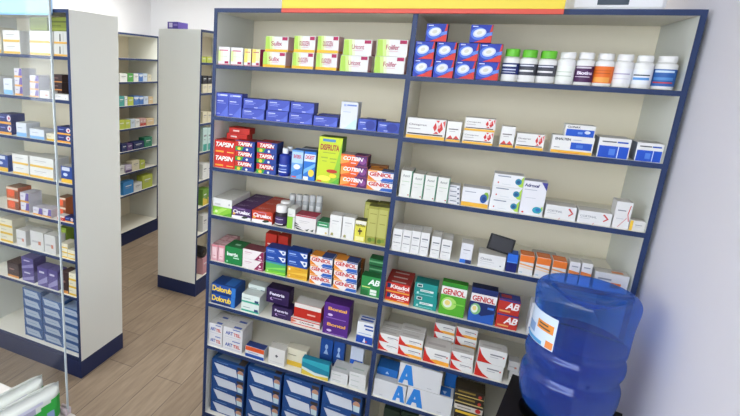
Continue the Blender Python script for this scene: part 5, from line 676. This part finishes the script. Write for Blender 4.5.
 ('flatwhite', 'medicine_carton', -1.51, 0.125, 1.6825, 0.1, 0.0495, 0.1, 0, 'plain white carton, farthest left behind glass, lower, aisle cabinet second shelf', 'further cartons in the aisle cabinet', 'carton'),
 ('flatwhite', 'medicine_carton', -1.51, 0.125, 1.7325, 0.1, 0.0495, 0.1, 0, 'plain white carton, farthest left behind glass, upper, aisle cabinet second shelf', 'further cartons in the aisle cabinet', 'carton'),
 ('whiteblue', 'medicine_carton', -1.3, 0.125, 1.448, 0.08, 0.0795, 0.1, 0, 'white blue-based carton, far left behind glass, aisle cabinet third shelf', 'further cartons in the aisle cabinet', 'carton'),
 ('navyorange', 'medicine_carton', -1.43, 0.125, 1.448, 0.1, 0.0595, 0.1, 0, 'navy carton, farther left behind glass, lower, aisle cabinet third shelf', 'further cartons in the aisle cabinet', 'carton'),
 ('navyorange', 'medicine_carton', -1.43, 0.125, 1.508, 0.1, 0.0595, 0.1, 0, 'navy carton, farther left behind glass, upper, aisle cabinet third shelf', 'further cartons in the aisle cabinet', 'carton'),
 ('whiteyellow', 'medicine_carton', -1.325, 0.125, 1.2198, 0.13, 0.0595, 0.1, 0, 'white carton with yellow base, far left behind glass, lower, aisle cabinet fourth shelf', 'further cartons in the aisle cabinet', 'carton'),
 ('whiteyellow', 'medicine_carton', -1.325, 0.125, 1.2798, 0.13, 0.0595, 0.1, 0, 'white carton with yellow base, far left behind glass, upper, aisle cabinet fourth shelf', 'further cartons in the aisle cabinet', 'carton'),
 ('navyyellow', 'medicine_carton', -1.48, 0.125, 1.2198, 0.1, 0.0995, 0.1, 0, 'navy yellow-based carton, farther left behind glass, aisle cabinet fourth shelf', 'further cartons in the aisle cabinet', 'carton'),
 ('purplewhite', 'medicine_carton', -1.31, 0.125, 0.9892, 0.07, 0.0595, 0.1, 0, 'purple white carton, far left behind glass, lower, aisle cabinet fifth shelf', 'further cartons in the aisle cabinet', 'carton'),
 ('purplewhite', 'medicine_carton', -1.31, 0.125, 1.0492, 0.07, 0.0595, 0.1, 0, 'purple white carton, far left behind glass, upper, aisle cabinet fifth shelf', 'further cartons in the aisle cabinet', 'carton'),
 ('orangebrown', 'medicine_carton', -1.41, 0.125, 0.9892, 0.1, 0.0695, 0.1, 0, 'orange carton, farther left behind glass, lower, aisle cabinet fifth shelf', 'further cartons in the aisle cabinet', 'carton'),
 ('orangebrown', 'medicine_carton', -1.41, 0.125, 1.0592, 0.1, 0.0695, 0.1, 0, 'orange carton, farther left behind glass, upper, aisle cabinet fifth shelf', 'further cartons in the aisle cabinet', 'carton'),
 ('flatwhite', 'medicine_carton', -1.36, 0.125, 0.7643, 0.08, 0.0995, 0.1, 0, 'plain white carton, far left behind glass, aisle cabinet sixth shelf', 'further cartons in the aisle cabinet', 'carton'),
 ('creamyellow', 'medicine_carton', -1.485, 0.125, 0.7643, 0.11, 0.0495, 0.1, 0, 'cream carton, farther left behind glass, lowest, aisle cabinet sixth shelf', 'further cartons in the aisle cabinet', 'carton'),
 ('creamyellow', 'medicine_carton', -1.485, 0.125, 0.8143, 0.11, 0.0495, 0.1, 0, 'cream carton, farther left behind glass, middle one, aisle cabinet sixth shelf', 'further cartons in the aisle cabinet', 'carton'),
 ('creamyellow', 'medicine_carton', -1.485, 0.125, 0.8643, 0.11, 0.0495, 0.1, 0, 'cream carton, farther left behind glass, topmost, aisle cabinet sixth shelf', 'further cartons in the aisle cabinet', 'carton'),
 ('violetbox', 'medicine_carton', -1.32, 0.125, 0.5332, 0.1, 0.0795, 0.1, 0, 'violet carton, far left behind glass, lower, aisle cabinet seventh shelf', 'further cartons in the aisle cabinet', 'carton'),
 ('violetbox', 'medicine_carton', -1.32, 0.125, 0.6132, 0.1, 0.0795, 0.1, 0, 'violet carton, far left behind glass, upper, aisle cabinet seventh shelf', 'further cartons in the aisle cabinet', 'carton'),
 ('brownbox', 'medicine_carton', -1.45, 0.125, 0.5332, 0.1, 0.0995, 0.1, 0, 'brown carton, farther left behind glass, aisle cabinet seventh shelf', 'further cartons in the aisle cabinet', 'carton'),
]

# ------------------------------------------------------------------ setting
WALLM = mat('#e2e3e6', .8, .2, .015, 3)
def struct(name, x0, y0, z0, x1, y1, z1, m):
    mb = MB(); mb.box(x0, y0, z0, x1, y1, z1, m, 0); return tag(mb.build(name), kind='structure')
def floor_material():
    m = bpy.data.materials.new('wood_look_tile'); m.use_nodes = True; nt = m.node_tree; b = nt.nodes['Principled BSDF']
    N = nt.nodes.new; L = nt.links.new
    tc = N('ShaderNodeTexCoord'); mp = N('ShaderNodeMapping')
    mp.inputs['Rotation'].default_value = (0, 0, PI / 2); mp.inputs['Location'].default_value = (.3, .70, 0)
    br = N('ShaderNodeTexBrick'); br.offset = .37
    br.inputs['Scale'].default_value = 1; br.inputs['Brick Width'].default_value = .9; br.inputs['Row Height'].default_value = .185
    br.inputs['Mortar Size'].default_value = .0028; br.inputs['Mortar Smooth'].default_value = .2
    br.inputs['Color1'].default_value = rgb('#a3917c'); br.inputs['Color2'].default_value = rgb('#95836f'); br.inputs['Mortar'].default_value = rgb('#75675a')
    L(tc.outputs['Object'], mp.inputs['Vector']); L(mp.outputs['Vector'], br.inputs['Vector'])
    mp2 = N('ShaderNodeMapping'); mp2.inputs['Scale'].default_value = (22, 2.2, 1)
    nz = N('ShaderNodeTexNoise'); nz.inputs['Scale'].default_value = 2; nz.inputs['Detail'].default_value = 6
    L(tc.outputs['Object'], mp2.inputs['Vector']); L(mp2.outputs['Vector'], nz.inputs['Vector'])
    mx = N('ShaderNodeMix'); mx.data_type = 'RGBA'; mx.blend_type = 'MULTIPLY'; mx.inputs[0].default_value = .55
    cr = N('ShaderNodeValToRGB'); cr.color_ramp.elements[0].color = (.5, .46, .42, 1); cr.color_ramp.elements[1].color = (1, 1, 1, 1)
    cr.color_ramp.elements[0].position = .3; cr.color_ramp.elements[1].position = .7
    L(nz.outputs['Fac'], cr.inputs['Fac']); L(br.outputs['Color'], mx.inputs[6]); L(cr.outputs['Color'], mx.inputs[7]); L(mx.outputs[2], b.inputs['Base Color'])
    b.inputs['Roughness'].default_value = .5; b.inputs['Specular IOR Level'].default_value = .3
    return m
struct('floor', -2.6, -3.4, -.06, 1.8, 3.1, 0, floor_material())
struct('ceiling', -2.6, -3.4, 2.72, 1.8, 3.1, 2.8, mat('#e8e8e8', .9))
struct('wall_back', -2.6, 3.0, 0, 1.8, 3.1, 2.72, WALLM)
struct('added_sill_wall', -2.6, -3.5, 0, 1.76, -3.4, 1.5, WALLM)  # unseen low wall, added to keep front daylight off the lower shelves
struct('wall_left', -2.6, -3.4, 0, -2.51, 3.0, 2.72, WALLM)
struct('wall_right', 1.668, -3.4, 0, 1.76, 3.0, 2.72, mat('#dddce4', .75, .25, .015, 3))

# ------------------------------------------------------------------ shelving
MEL = mat('#e6e3d6', .55, .3, .012, 2); PANEL = mat('#dcdfd9', .5, .35, .012, 2); BACK = mat('#e2dac4', .65, .25, .012, 2); BLUE = mat('#213258', .45, .3); NAVY = mat('#1f2a50', .45, .3)
LZ = [1.9117, 1.6864, 1.4518, 1.2225, .9906, .7660, .5312]; RZ = [1.9072, 1.6775, 1.4432, 1.2161, .9868, .7617, .5341]
AZ = [(a + b) / 2 for a, b in zip(LZ, RZ)]
BZ, TOP, BT, PT = .1381, 2.145, .0165, .015
def shelving(root, bays, depth, trim=BLUE, plinth_in=.012):
    """bays: (x0, x1, shelf heights); uprights stand outside / between them"""
    xs = []
    for i, (a, b, _) in enumerate(bays):
        if i == 0: xs.append((a - PT, a))
        xs.append((b, bays[i + 1][0] if i + 1 < len(bays) else b + PT))
    for i, (a, b) in enumerate(xs):
        mb = MB(); mb.box(a, .002, 0.0, b, depth, TOP, PANEL if i in (0, len(xs) - 1) else MEL)
        s = mb.build('side_panel' if i in (0, len(xs) - 1) else 'divider', root)
        e = MB(); e.box(a - .0006, -.0005, .115, b + .0006, .0035, TOP + .0004, trim, .0004); e.build('edge_band', s)
    X0, X1 = xs[0][0], xs[-1][1]
    mb = MB(); mb.box(X0 + PT, .002, TOP - BT, X1 - PT, depth, TOP, MEL); t = mb.build('top_panel', root)
    e = MB(); e.box(X0 + PT, -.0005, TOP - BT - .0006, X1 - PT, .0035, TOP + .0006, trim, .0004); e.build('edge_band', t)
    mb = MB(); mb.box(X0 + PT, depth - .008, BZ, X1 - PT, depth - .001, TOP - BT, BACK); mb.build('back_panel', root)
    for a, b, zs in bays:
        for z in zs + [BZ]:
            mb = MB(); mb.box(a, .002, z - BT, b, depth - .008, z, MEL); s = mb.build('shelf' if z != BZ else 'base_shelf', root)
            e = MB(); e.box(a, -.0005, z - BT - .0005, b, .0035, z - .0002, trim, .0004); e.build('edge_band', s)
    mb = MB(); mb.box(X0 - .002, -.003, 0, X1 + .002, depth + .002, .115, NAVY); mb.build('plinth', root)
u = empty('shelving_unit', (0, 0, 0), 0, 'tall white two bay shelving unit with blue edges, full of medicine cartons', 'shelves')
shelving(u, [(0, .810, LZ), (.827, 1.635, RZ)], .3887)
u = empty('shelving_unit', (-.895 - .81, .056, 0), 0, 'white aisle cabinet seen from its blank end panel, nearest the glass screen', 'shelves')
shelving(u, [(0, .795, AZ)], .39)
u = empty('shelving_unit', (-.862, 1.357, 0), PI / 2, 'middle white cabinet end-on between the far cabinet and main shelving', 'shelves')
shelving(u, [(0, .80, AZ)], .3745)
u = empty('shelving_unit', (-2.111, 1.757, 0), PI / 2, 'far white cabinet with blue edges and small cartons, against left wall', 'shelves')
shelving(u, [(0, .815, AZ)], .389)

# ------------------------------------------------------------------ cartons and bottles
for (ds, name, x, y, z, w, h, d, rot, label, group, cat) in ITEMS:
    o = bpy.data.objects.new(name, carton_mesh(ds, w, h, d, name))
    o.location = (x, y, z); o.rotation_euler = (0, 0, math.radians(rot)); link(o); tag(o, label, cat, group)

LAB = {
 'sup_navy': ('#dcdcda', '#63b832', [('#1d2a66', .26, .84), ('#d5d9e6', .36, .39), ('#c3c9e0', .48, .54), ('#dfe2ea', .66, .76)], None),
 'sup_grey': ('#dcdcda', '#63b832', [('#44464f', .26, .84), ('#dcdcdc', .44, .53), ('#1f2448', .68, .84), ('#d0d2da', .72, .79)], None),
 'sup_white': ('#dcdcda', '#e2e2e0', [('#dfe3dc', .1, .8), ('#a8b8a4', .5, .53), ('#8fa08c', .3, .33)], None),
 'sup_purple': ('#dcdcda', '#e2e2e0', [('#47204f', .06, .84), ('#dccfe0', .3, .33), ('#c9c3cc', .72, .8)], 'Biotina'),
 'sup_orange': ('#dcdcda', '#e2e2e0', [('#dd6c22', .06, .86), ('#e9a04c', .1, .34), ('#b8541a', .5, .55), ('#b8541a', .64, .67)], None),
 'sup_pale': ('#dcdcda', '#e2e2e0', [('#dfdfe2', .1, .8), ('#9a94b4', .52, .57), ('#bfbccb', .3, .33)], None),
 'sup_sky': ('#dcdcda', '#e2e2e0', [('#dfe2e6', .1, .8), ('#4f8fd0', .3, .42), ('#3a3f4c', .5, .56)], None),
 'sup_blue': ('#dcdcda', '#e2e2e0', [('#27599e', .06, .86), ('#bfd2e6', .7, .8), ('#4a82c0', .34, .48), ('#c23c3c', .2, .26)], None),
 'syrup_blue': ('#1c2f8c', '#dfe2e6', [('#26439e', .15, .6), ('#c3cde6', .5, .55), ('#9fb0da', .3, .34), ('#e6e9f0', .15, .2)], None),
 'dark_cap': ('#241c26', '#e0dfdc', [('#3f2a5c', .15, .8), ('#cfc8d6', .55, .6), ('#e2e0dc', .05, .14)], None),
 'vial': ('#aeb1b2', '#c9cac9', [('#3c3e40', .1, .4), ('#dadbd9', .5, .9)], None),
}
def bottle(ds, name, x, y, z, r, hc, ht, capr, label, group, cat):
    body, capc, bands, txt = LAB[ds]
    root = empty(name, (x, y, z), 0, label, cat, group)
    neck = hc * .97; sh = hc * .88 if name != 'vial' else hc * .9
    bb = MB(); bb.lathe([(r * .9, 0), (r, .004), (r, sh), (r * .97, sh + (neck - sh) * .4), (r * .8 if name != 'syrup_bottle' else r * .5, neck), (r * capr * .8, hc)], mat(body, .35, .4))
    bb.build('bottle_body', root)
    cp = MB(); rc = r * capr
    prof = [(rc * .98, hc - .001), (rc, hc + .002), (rc, ht - .003), (rc * .93, ht)]
    cp.lathe(prof, mat(capc, .4, .35))
    for i in range(24):                                            # ribs round the cap
        a = 2 * PI * i / 24; ca, sa = math.cos(a), math.sin(a); k = rc + .0003
        t = (-sa * .0012, ca * .0012)
        cp.add([(ca * k - t[0], sa * k - t[1], hc + .003), (ca * k + t[0], sa * k + t[1], hc + .003), (ca * k + t[0], sa * k + t[1], ht - .004), (ca * k - t[0], sa * k - t[1], ht - .004)], [[0, 1, 2, 3]], mat(capc, .4, .35))
    cp.build('cap', root)
    lb = MB(); z0, z1 = .006, sh - .002
    for i, (c, a, b) in enumerate(bands):
        # front wrap (camera side) of the printed label
        full = i == 0
        lb.lathe([(r + .0004 + .0002 * i, z0 + (z1 - z0) * a), (r + .0004 + .0002 * i, z0 + (z1 - z0) * b)], mat(c), 28, a0=(-PI if full else -PI * .86), a1=(PI * .86 if full else -PI * .3), cap=False)
    if txt:
        vs, fs = text_mesh(txt, True, False); zz0, zz1 = z0 + (z1 - z0) * .42, z0 + (z1 - z0) * .58
        lb.add([((r + .0014) * math.sin((u_ - .5) * 1.7), -(r + .0014) * math.cos((u_ - .5) * 1.7), zz0 + v_ * (zz1 - zz0)) for u_, v_ in vs], fs, mat('#e8dff0'))
    lb.build('label', root)
for b in BOTTLES: bottle(*b)

# ------------------------------------------------------------------ signs on top of the cabinets
r = empty('header_sign', (.79, -.013, 2.1275), 0, 'yellow header sign with red lower stripe along top of main shelving', 'sign')
mb = MB(); mb.box(-.489, -.006, .016, .489, .006, .34, mat('#dcc63a', .4)); mb.build('sign_panel', r)
mb = MB(); mb.box(-.489, -.0065, 0, .489, .006, .016, mat('#cc4a36', .4)); mb.build('red_stripe', r)
mb = MB(); mb.box(-.35, .006, .02, -.33, .02, .30, NAVY); mb.box(.33, .006, .02, .35, .02, .30, NAVY); mb.build('bracket', r)
r = empty('header_sign', (-1.345, .043, 2.113), 0, 'light blue header sign above the aisle cabinet behind the glass', 'sign')
mb = MB(); mb.box(-.355, -.006, 0, .355, .006, .34, mat('#a9d0f4', .4)); mb.build('sign_panel', r)
mb = MB(); mb.box(-.355, -.0065, 0, .355, .006, .012, mat('#86bdf0', .4)); mb.build('lower_stripe', r)

# ------------------------------------------------------------------ things on top
r = empty('label_printer', (1.43, .17, TOP + .001), 0, 'white device with dark front panel on top of main shelving', 'printer')
mb = MB(); mb.box(-.13, -.12, 0, .13, .12, .17, mat('#dfe0e4', .4), .012); mb.build('housing', r)
mb = MB(); mb.box(-.055, -.1235, .018, .03, -.119, .13, mat('#3a4652', .3), .001); mb.build('front_panel', r)
mb = MB(); mb.box(-.05, -.07, 0, .045, .07, .05, mat('#55449a', .5)); mb.box(-.035, -.0712, .010, -.005, -.0702, .042, mat('#cfc8e6'), 0); mb.box(.005, -.0712, .02, .04, -.0702, .036, mat('#8a7cc4'), 0)
o = mb.build('medicine_carton'); o.location = (-1.115, 1.42, TOP + .0012); tag(o, 'purple carton lying on top of the middle cabinet', 'carton')
# dark open case leaning on the wide white carton
z0 = 1.2161 + .0535
r = empty('plastic_case', (1.214, .06, z0), 0, 'black framed case tilted on the wide white carton, right bay fourth shelf', 'case')
mb = MB(); mb.box(-.052, -.004, 0, .052, .004, .075, mat('#17171a', .35), .004); a = mb.build('frame', r)
mb = MB(); mb.box(-.044, -.0055, .008, .044, -.0042, .067, mat('#34353a', .3), .0004); b_ = mb.build('inner_panel', a)
a.rotation_euler = (math.radians(-30), math.radians(8), math.radians(-4)); a.location = (.006, -.035, .012); a.scale = (.84, 1, .84)
# grey bottle and black roll
r = empty('spray_bottle', (-.975, .26, AZ[3] + .0005), 0, 'grey curved bottle behind the navy carton, aisle cabinet fourth shelf', 'bottle')
mb = MB(); mb.lathe([(.036, 0), (.04, .01), (.04, .08), (.03, .12), (.018, .14), (.018, .15)], mat('#9fa2a6', .35)); mb.build('bottle_body', r)
mb = MB(); mb.lathe([(.02, .15), (.02, .17), (.012, .172)], mat('#8a8d92', .4)); mb.build('cap', r)
mb = MB(); mb.lathe([(.02, -.04), (.045, -.04), (.048, -.036), (.048, .036), (.045, .04), (.02, .04)], mat('#1c1c20', .5), 28, cap=False); mb.lathe([(.02, -.04), (.02, .04)], mat('#6a6158', .6), 28, cap=False)
o = mb.build('black_tape_roll'); o.rotation_euler = (0, PI / 2, 0); o.location = (-.925, 1.52, BZ + .049); 
PINKTOP = max([i[4] + i[6] for i in ITEMS if i[0] == 'plain_pink'])
o.location.z = PINKTOP + .049; tag(o, 'black roll lying on pink cartons, middle cabinet bottom shelf', 'tape')

# ------------------------------------------------------------------ water jug on its dispenser
def jug_material(name, col, trans, lo, hi, rough=.07):
    """tinted clear plastic: see-through, some light scattered inside, glossy skin"""
    m = bpy.data.materials.new(name); m.use_nodes = True; nt = m.node_tree; N = nt.nodes.new; L = nt.links.new
    for n in list(nt.nodes): nt.nodes.remove(n)
    out = N('ShaderNodeOutputMaterial'); tr = N('ShaderNodeBsdfTransparent'); tr.inputs['Color'].default_value = rgb(trans)
    df = N('ShaderNodeBsdfDiffuse'); df.inputs['Color'].default_value = rgb(col)
    tl = N('ShaderNodeBsdfTranslucent'); tl.inputs['Color'].default_value = rgb(col)
    sc = N('ShaderNodeMixShader'); sc.inputs[0].default_value = .5; L(df.outputs[0], sc.inputs[1]); L(tl.outputs[0], sc.inputs[2])
    mx = N('ShaderNodeMixShader'); lw = N('ShaderNodeLayerWeight'); lw.inputs['Blend'].default_value = .5
    mr = N('ShaderNodeMapRange'); mr.inputs['To Min'].default_value = lo; mr.inputs['To Max'].default_value = hi
    nz = N('ShaderNodeTexNoise'); nz.inputs['Scale'].default_value = 60; tc = N('ShaderNodeTexCoord'); bp = N('ShaderNodeBump'); bp.inputs['Strength'].default_value = .05
    L(tc.outputs['Object'], nz.inputs['Vector']); L(nz.outputs['Fac'], bp.inputs['Height'])
    L(lw.outputs['Facing'], mr.inputs['Value']); L(mr.outputs['Result'], mx.inputs[0]); L(tr.outputs[0], mx.inputs[1]); L(sc.outputs[0], mx.inputs[2])
    gl = N('ShaderNodeBsdfGlossy'); gl.inputs['Roughness'].default_value = rough; L(bp.outputs['Normal'], gl.inputs['Normal'])
    lf = N('ShaderNodeLayerWeight'); lf.inputs['Blend'].default_value = .25
    mg = N('ShaderNodeMixShader'); mm = N('ShaderNodeMapRange'); mm.inputs['To Min'].default_value = .035; mm.inputs['To Max'].default_value = .32
    L(lf.outputs['Facing'], mm.inputs['Value']); L(mm.outputs['Result'], mg.inputs[0]); L(mx.outputs[0], mg.inputs[1]); L(gl.outputs[0], mg.inputs[2]); L(mg.outputs[0], out.inputs['Surface'])
    return m
JX, JY = 1.457, -.276
jug = empty('water_jug', (JX, JY, .853), 0, 'large translucent blue water jug standing upside down on black dispenser', 'water jug')
def spline(pts, n=6):
    out = []
    for i in range(len(pts) - 1):
        p0 = pts[max(i - 1, 0)]; p1 = pts[i]; p2 = pts[i + 1]; p3 = pts[min(i + 2, len(pts) - 1)]
        for k in range(n):
            t = k / n
            out.append(tuple(.5 * (2 * p1[j] + (p2[j] - p0[j]) * t + (2 * p0[j] - 5 * p1[j] + 4 * p2[j] - p3[j]) * t * t + (3 * p1[j] - p0[j] - 3 * p2[j] + p3[j]) * t ** 3) for j in (0, 1)))
    return out + [pts[-1]]
PROF = spline([(.027, -.05), (.028, -.012), (.05, .004), (.09, .027), (.114, .052), (.1265, .080), (.133, .110), (.1355, .140), (.1345, .165), (.127, .181), (.1235, .191), (.127, .204), (.1325, .220), (.1345, .238), (.132, .254), (.1262, .267), (.1262, .276), (.1298, .290), (.130, .32), (.1305, .37), (.1335, .405), (.1355, .428), (.1335, .446), (.125, .457), (.110, .460), (.092, .452), (.075, .434), (.05, .420), (.02, .416), (.001, .416)], 5)
mb = MB(); mb.lathe(PROF, jug_material('blue_polycarbonate', '#4a8ce4', '#86bcfa', .09, .5), 72, cap=False); mb.build('bottle_shell', jug)
WL = .300
wp = [(max(r_ - .0035, .001), z_) for r_, z_ in PROF if z_ < WL and z_ > -.045]
wp = [(.001, wp[0][1])] + wp + [(wp[-1][0], WL), (.001, WL)]
mb = MB(); mb.lathe(wp, jug_material('water_tint', '#0a2cb4', '#1a4cd8', .42, .75), 56, cap=False); mb.build('water', jug)
# paper label wrapped on the left front
lb = MB(); A0, A1 = math.radians(180), math.radians(234); R0 = .1316
lb.lathe([(R0, .280), (R0, .384)], mat('#c9d8ec', .5), 20, a0=A0, a1=A1, cap=False)
lb.lathe([(R0 + .0004, .330), (R0 + .0004, .358)], mat('#d98a3c', .5), 14, a0=A0 + .42, a1=A1 - .06, cap=False)
lb.lathe([(R0 + .0007, .336), (R0 + .0007, .341)], mat('#5a4a3c', .5), 14, a0=A0 + .48, a1=A1 - .14, cap=False)
lb.lathe([(R0 + .0007, .347), (R0 + .0007, .352)], mat('#5a4a3c', .5), 14, a0=A0 + .48, a1=A1 - .2, cap=False)
lb.lathe([(R0 + .0004, .282), (R0 + .0004, .294)], mat('#4f9ad0', .5), 14, a0=A0, a1=A1 - .3, cap=False)
lb.lathe([(R0 + .0004, .283), (R0 + .0004, .306)], mat('#e08a4a', .5), 8, a0=A1 - .2, a1=A1 - .02, cap=False)
lb.lathe([(R0 + .0004, .305), (R0 + .0004, .335)], mat('#7f9fd0', .5), 8, a0=A0 + .05, a1=A0 + .36, cap=False)
lb.build('label', jug)
disp = empty('water_dispenser', (JX, JY, 0), math.radians(-12), 'black water dispenser under the blue jug beside right wall', 'dispenser')
BLK = mat('#0c0c0e', .45, .3)
mb = MB(); mb.box(-.165, -.165, .02, .165, .165, .77, BLK, .006)
n = 64; vs = []; H = .165                                          # top tray: square rim with a round well for the jug
for zz, rr in ((.77, None), (.86, None), (.862, .118), (.845, .110), (.79, .06), (.772, .05)):
    for i in range(n):
        a = 2 * PI * i / n; c_, s_ = math.cos(a), math.sin(a)
        k = H / max(abs(c_), abs(s_)) if rr is None else rr
        vs.append((c_ * k, s_ * k, zz))
mb.add(vs, [[j * n + i, j * n + (i + 1) % n, (j + 1) * n + (i + 1) % n, (j + 1) * n + i] for j in range(5) for i in range(n)], BLK)
mb.build('body', disp)
mb = MB(); mb.box(-.12, -.172, .50, .12, -.165, .72, mat('#26262a', .4), .003); mb.build('front_panel', disp)
for sx in (-.06, .06):
    mb = MB(); mb.box(sx - .018, -.215, .63, sx + .018, -.172, .66, mat('#d5d7da' if sx < 0 else '#b83a34', .4), .004); mb.build('tap', disp)
for sx in (-.13, .13):
    for sy in (-.13, .13):
        mb = MB(); mb.lathe([(.018, 0), (.018, .02)], BLK, 16, cx=sx, cy=sy); mb.build('foot', disp)

# ------------------------------------------------------------------ counter, glass screen, wipes
ct = empty('counter', (0, 0, 0), 0, 'service counter in the left foreground carrying the glass screen', 'counter')
mb = MB(); mb.box(-1.3, -1.72, .905, .172, -1.068, .94, mat('#cfcac4', .4), .003); mb.build('countertop', ct)
mb = MB(); mb.box(-1.28, -1.69, .0, .15, -1.12, .905, PANEL, .002); mb.build('carcass', ct)
mb = MB(); mb.box(-1.28, -1.695, .0, .15, -1.69, .10, NAVY, .001); mb.build('plinth', ct)
def glass_material():
    m = bpy.data.materials.new('clear_screen_glass'); m.use_nodes = True; nt = m.node_tree; N = nt.nodes.new; L = nt.links.new
    for n in list(nt.nodes): nt.nodes.remove(n)
    out = N('ShaderNodeOutputMaterial'); tr = N('ShaderNodeBsdfTransparent'); tr.inputs['Color'].default_value = (.975, .985, .985, 1)
    gl = N('ShaderNodeBsdfGlossy'); gl.inputs['Roughness'].default_value = .03; gl.inputs['Color'].default_value = (1, 1, 1, 1)
    mx = N('ShaderNodeMixShader'); mx.inputs[0].default_value = .02
    L(tr.outputs[0], mx.inputs[1]); L(gl.outputs[0], mx.inputs[2]); L(mx.outputs[0], out.inputs['Surface'])
    return m
gs = empty('glass_screen', (.153, -1.078, .9405), 0, 'clear glass screen standing on counter, its polished edge in left foreground', 'screen')
GM = glass_material()
mb = MB(); mb.box(-1.3, -.0035, .006, -.003, .0035, 1.25, GM, 0); mb.build('pane', gs)
mb = MB(); mb.box(-.003, -.0035, .006, 0, .0035, 1.25, mat('#a9b3b4', .3, .4), .0008); mb.build('polished_edge', gs)
mb = MB(); mb.box(-.03, -.010, 0, .002, -.0037, .02, mat('#b9aaac', .3)); mb.box(-.03, .0037, 0, .002, .010, .02, mat('#b9aaac', .3)); mb.box(-.03, -.010, 0, .002, .010, .0055, mat('#b9aaac', .3)); mb.build('clamp', gs)
# pack of wet wipes: a pillow pack with crimped ends, standing on its long edge
def pillow(L_, H_, T_, m, nl=28, nh=14):
    vs = []; fs = []
    for side in (-1, 1):
        for i in range(nl + 1):
            for j in range(nh + 1):
                s_, t_ = i / nl, j / nh
                e = min(1, min(s_, 1 - s_) * 5.5); q = min(1, min(t_, 1 - t_) * 5)
                th = T_ / 2 * math.sqrt(max(0, 1 - (1 - e) ** 2)) * math.sqrt(max(0, 1 - (1 - q) ** 2)) + .0004
                wob = .0025 * math.sin(9 * s_ + 5 * t_ * side) * e * q
                zz = H_ * t_ + (.006 * (1 - e) * math.sin(t_ * 9))
                vs.append((side * (th + wob), L_ * (s_ - .5), zz))
    k = (nl + 1) * (nh + 1)
    for sd in (0, 1):
        for i in range(nl):
            for j in range(nh):
                a = sd * k + i * (nh + 1) + j; f = [a, a + 1, a + nh + 2, a + nh + 1]
                fs.append(f if sd else f[::-1])
    m_ = MB(); m_.add(vs, fs, m, True)
    rim = [i * (nh + 1) for i in range(nl + 1)] + [nl * (nh + 1) + j for j in range(1, nh + 1)] + [i * (nh + 1) + nh for i in range(nl - 1, -1, -1)] + [j for j in range(nh - 1, 0, -1)]
    n = len(rim)
    m_.f += [[rim[i], rim[(i + 1) % n], rim[(i + 1) % n] + k, rim[i] + k] for i in range(n)]; m_.m += [0] * n; m_.smooth += [True] * n
    return m_, vs, k
def wipes(x, y, z, rz, label):
    r = empty('wet_wipes_pack', (x, y, z), rz, label, 'wipes', 'wipe packs on the counter')
    nl, nh = 28, 14
    m_, vs, k = pillow(.21, .112, .05, mat('#c6cac3', .4, .4)); m_.build('wrapper', r)
    g = MB()
    def patch(cond, col, off):
        for i in range(nl):
            for j in range(nh):
                if cond((i + .5) / nl, (j + .5) / nh):
                    q = [vs[k + a * (nh + 1) + b] for a, b in ((i, j), (i + 1, j), (i + 1, j + 1), (i, j + 1))]
                    g.add([(v[0] + off, v[1], v[2]) for v in q], [[0, 1, 2, 3]], mat(col, .4), True)
    patch(lambda s_, t_: (.2 * s_) < t_ < (.32 + .52 * s_) and .03 < s_ < .97, '#2f9a3c', .0006)
    patch(lambda s_, t_: (.1 + .25 * s_) < t_ < (.16 + .4 * s_) and .45 < s_ < .85, '#7a8fb4', .001)
    patch(lambda s_, t_: .66 < t_ < .76 and .15 < s_ < .6, '#9a9ab0', .0006)
    patch(lambda s_, t_: .78 < t_ < .84 and .2 < s_ < .7, '#b4b4c4', .0006)
    g.build('printed_band', r)
    return r
wipes(.118, -1.200, .9415, math.radians(-13), 'white and green wet wipes pack standing beside glass edge, front')
wipes(.060, -1.200, .9415, math.radians(-11), 'white and green wet wipes pack behind the front pack')

# ------------------------------------------------------------------ lights
def area(name, loc, sx, sy, power, col=(1, .98, .95), rot=(0, 0, 0)):
    l = bpy.data.lights.new(name, 'AREA'); l.shape = 'RECTANGLE'; l.size = sx; l.size_y = sy; l.energy = power; l.color = col
    o = bpy.data.objects.new(name, l); o.location = loc; o.rotation_euler = rot; COL.objects.link(o); return o
for i, (x, y, p) in enumerate([(.35, -2.1, 12), (-1.5, -1.2, 10), (-1.5, 1.9, 17), (.55, 1.7, 25)]):  # last panel is unseen, added to brighten the aisle cabinet's end panel
    f = empty('ceiling_light', (x, y, 2.715), 0, ['ceiling light panel above the main aisle', 'ceiling light panel above the aisle cabinet', 'ceiling light panel before the far cabinet', 'added light panel behind the main shelving, brightening the aisle end panel'][i], 'light')
    mb = MB(); mb.box(-.62, -.32, -.03, .62, .32, 0, mat('#e0e0e0')); mb.build('housing', f)
    area('ceiling_lamp', (x, y, 2.68), 1.2, .6, p)
w = bpy.data.worlds.new('shop_daylight'); SC.world = w; w.use_nodes = True
bg = w.node_tree.nodes['Background']; bg.inputs['Color'].default_value = (.86, .92, 1, 1); bg.inputs['Strength'].default_value = 5.2

# ------------------------------------------------------------------ camera
cd = bpy.data.cameras.new('camera'); cam = bpy.data.objects.new('camera', cd); COL.objects.link(cam)
R_ = ((.90597187, -.39780657, -.14479261), (.42050087, .88515839, .19918242), (.04892832, -.24133909, .96920661))
M = Matrix.Identity(4)
for i in range(3):
    M[i][0] = R_[i][0]; M[i][1] = R_[i][2]; M[i][2] = -R_[i][1]
M.translation = Vector(((1.08203,-1.97934,1.92689)))
cam.matrix_world = M
cd.sensor_fit = 'HORIZONTAL'; cd.sensor_width = 36; cd.lens = 498.3874 / 740 * 36
cd.shift_x = (370 - 249.655) / 740; cd.shift_y = (186.598 - 208) / 740; cd.clip_start = .02
SC.camera = cam
vs_ = SC.view_settings; vs_.view_transform = 'Standard'; vs_.look = 'None'; vs_.gamma = 1; vs_.use_curve_mapping = False; vs_.exposure = 0.53
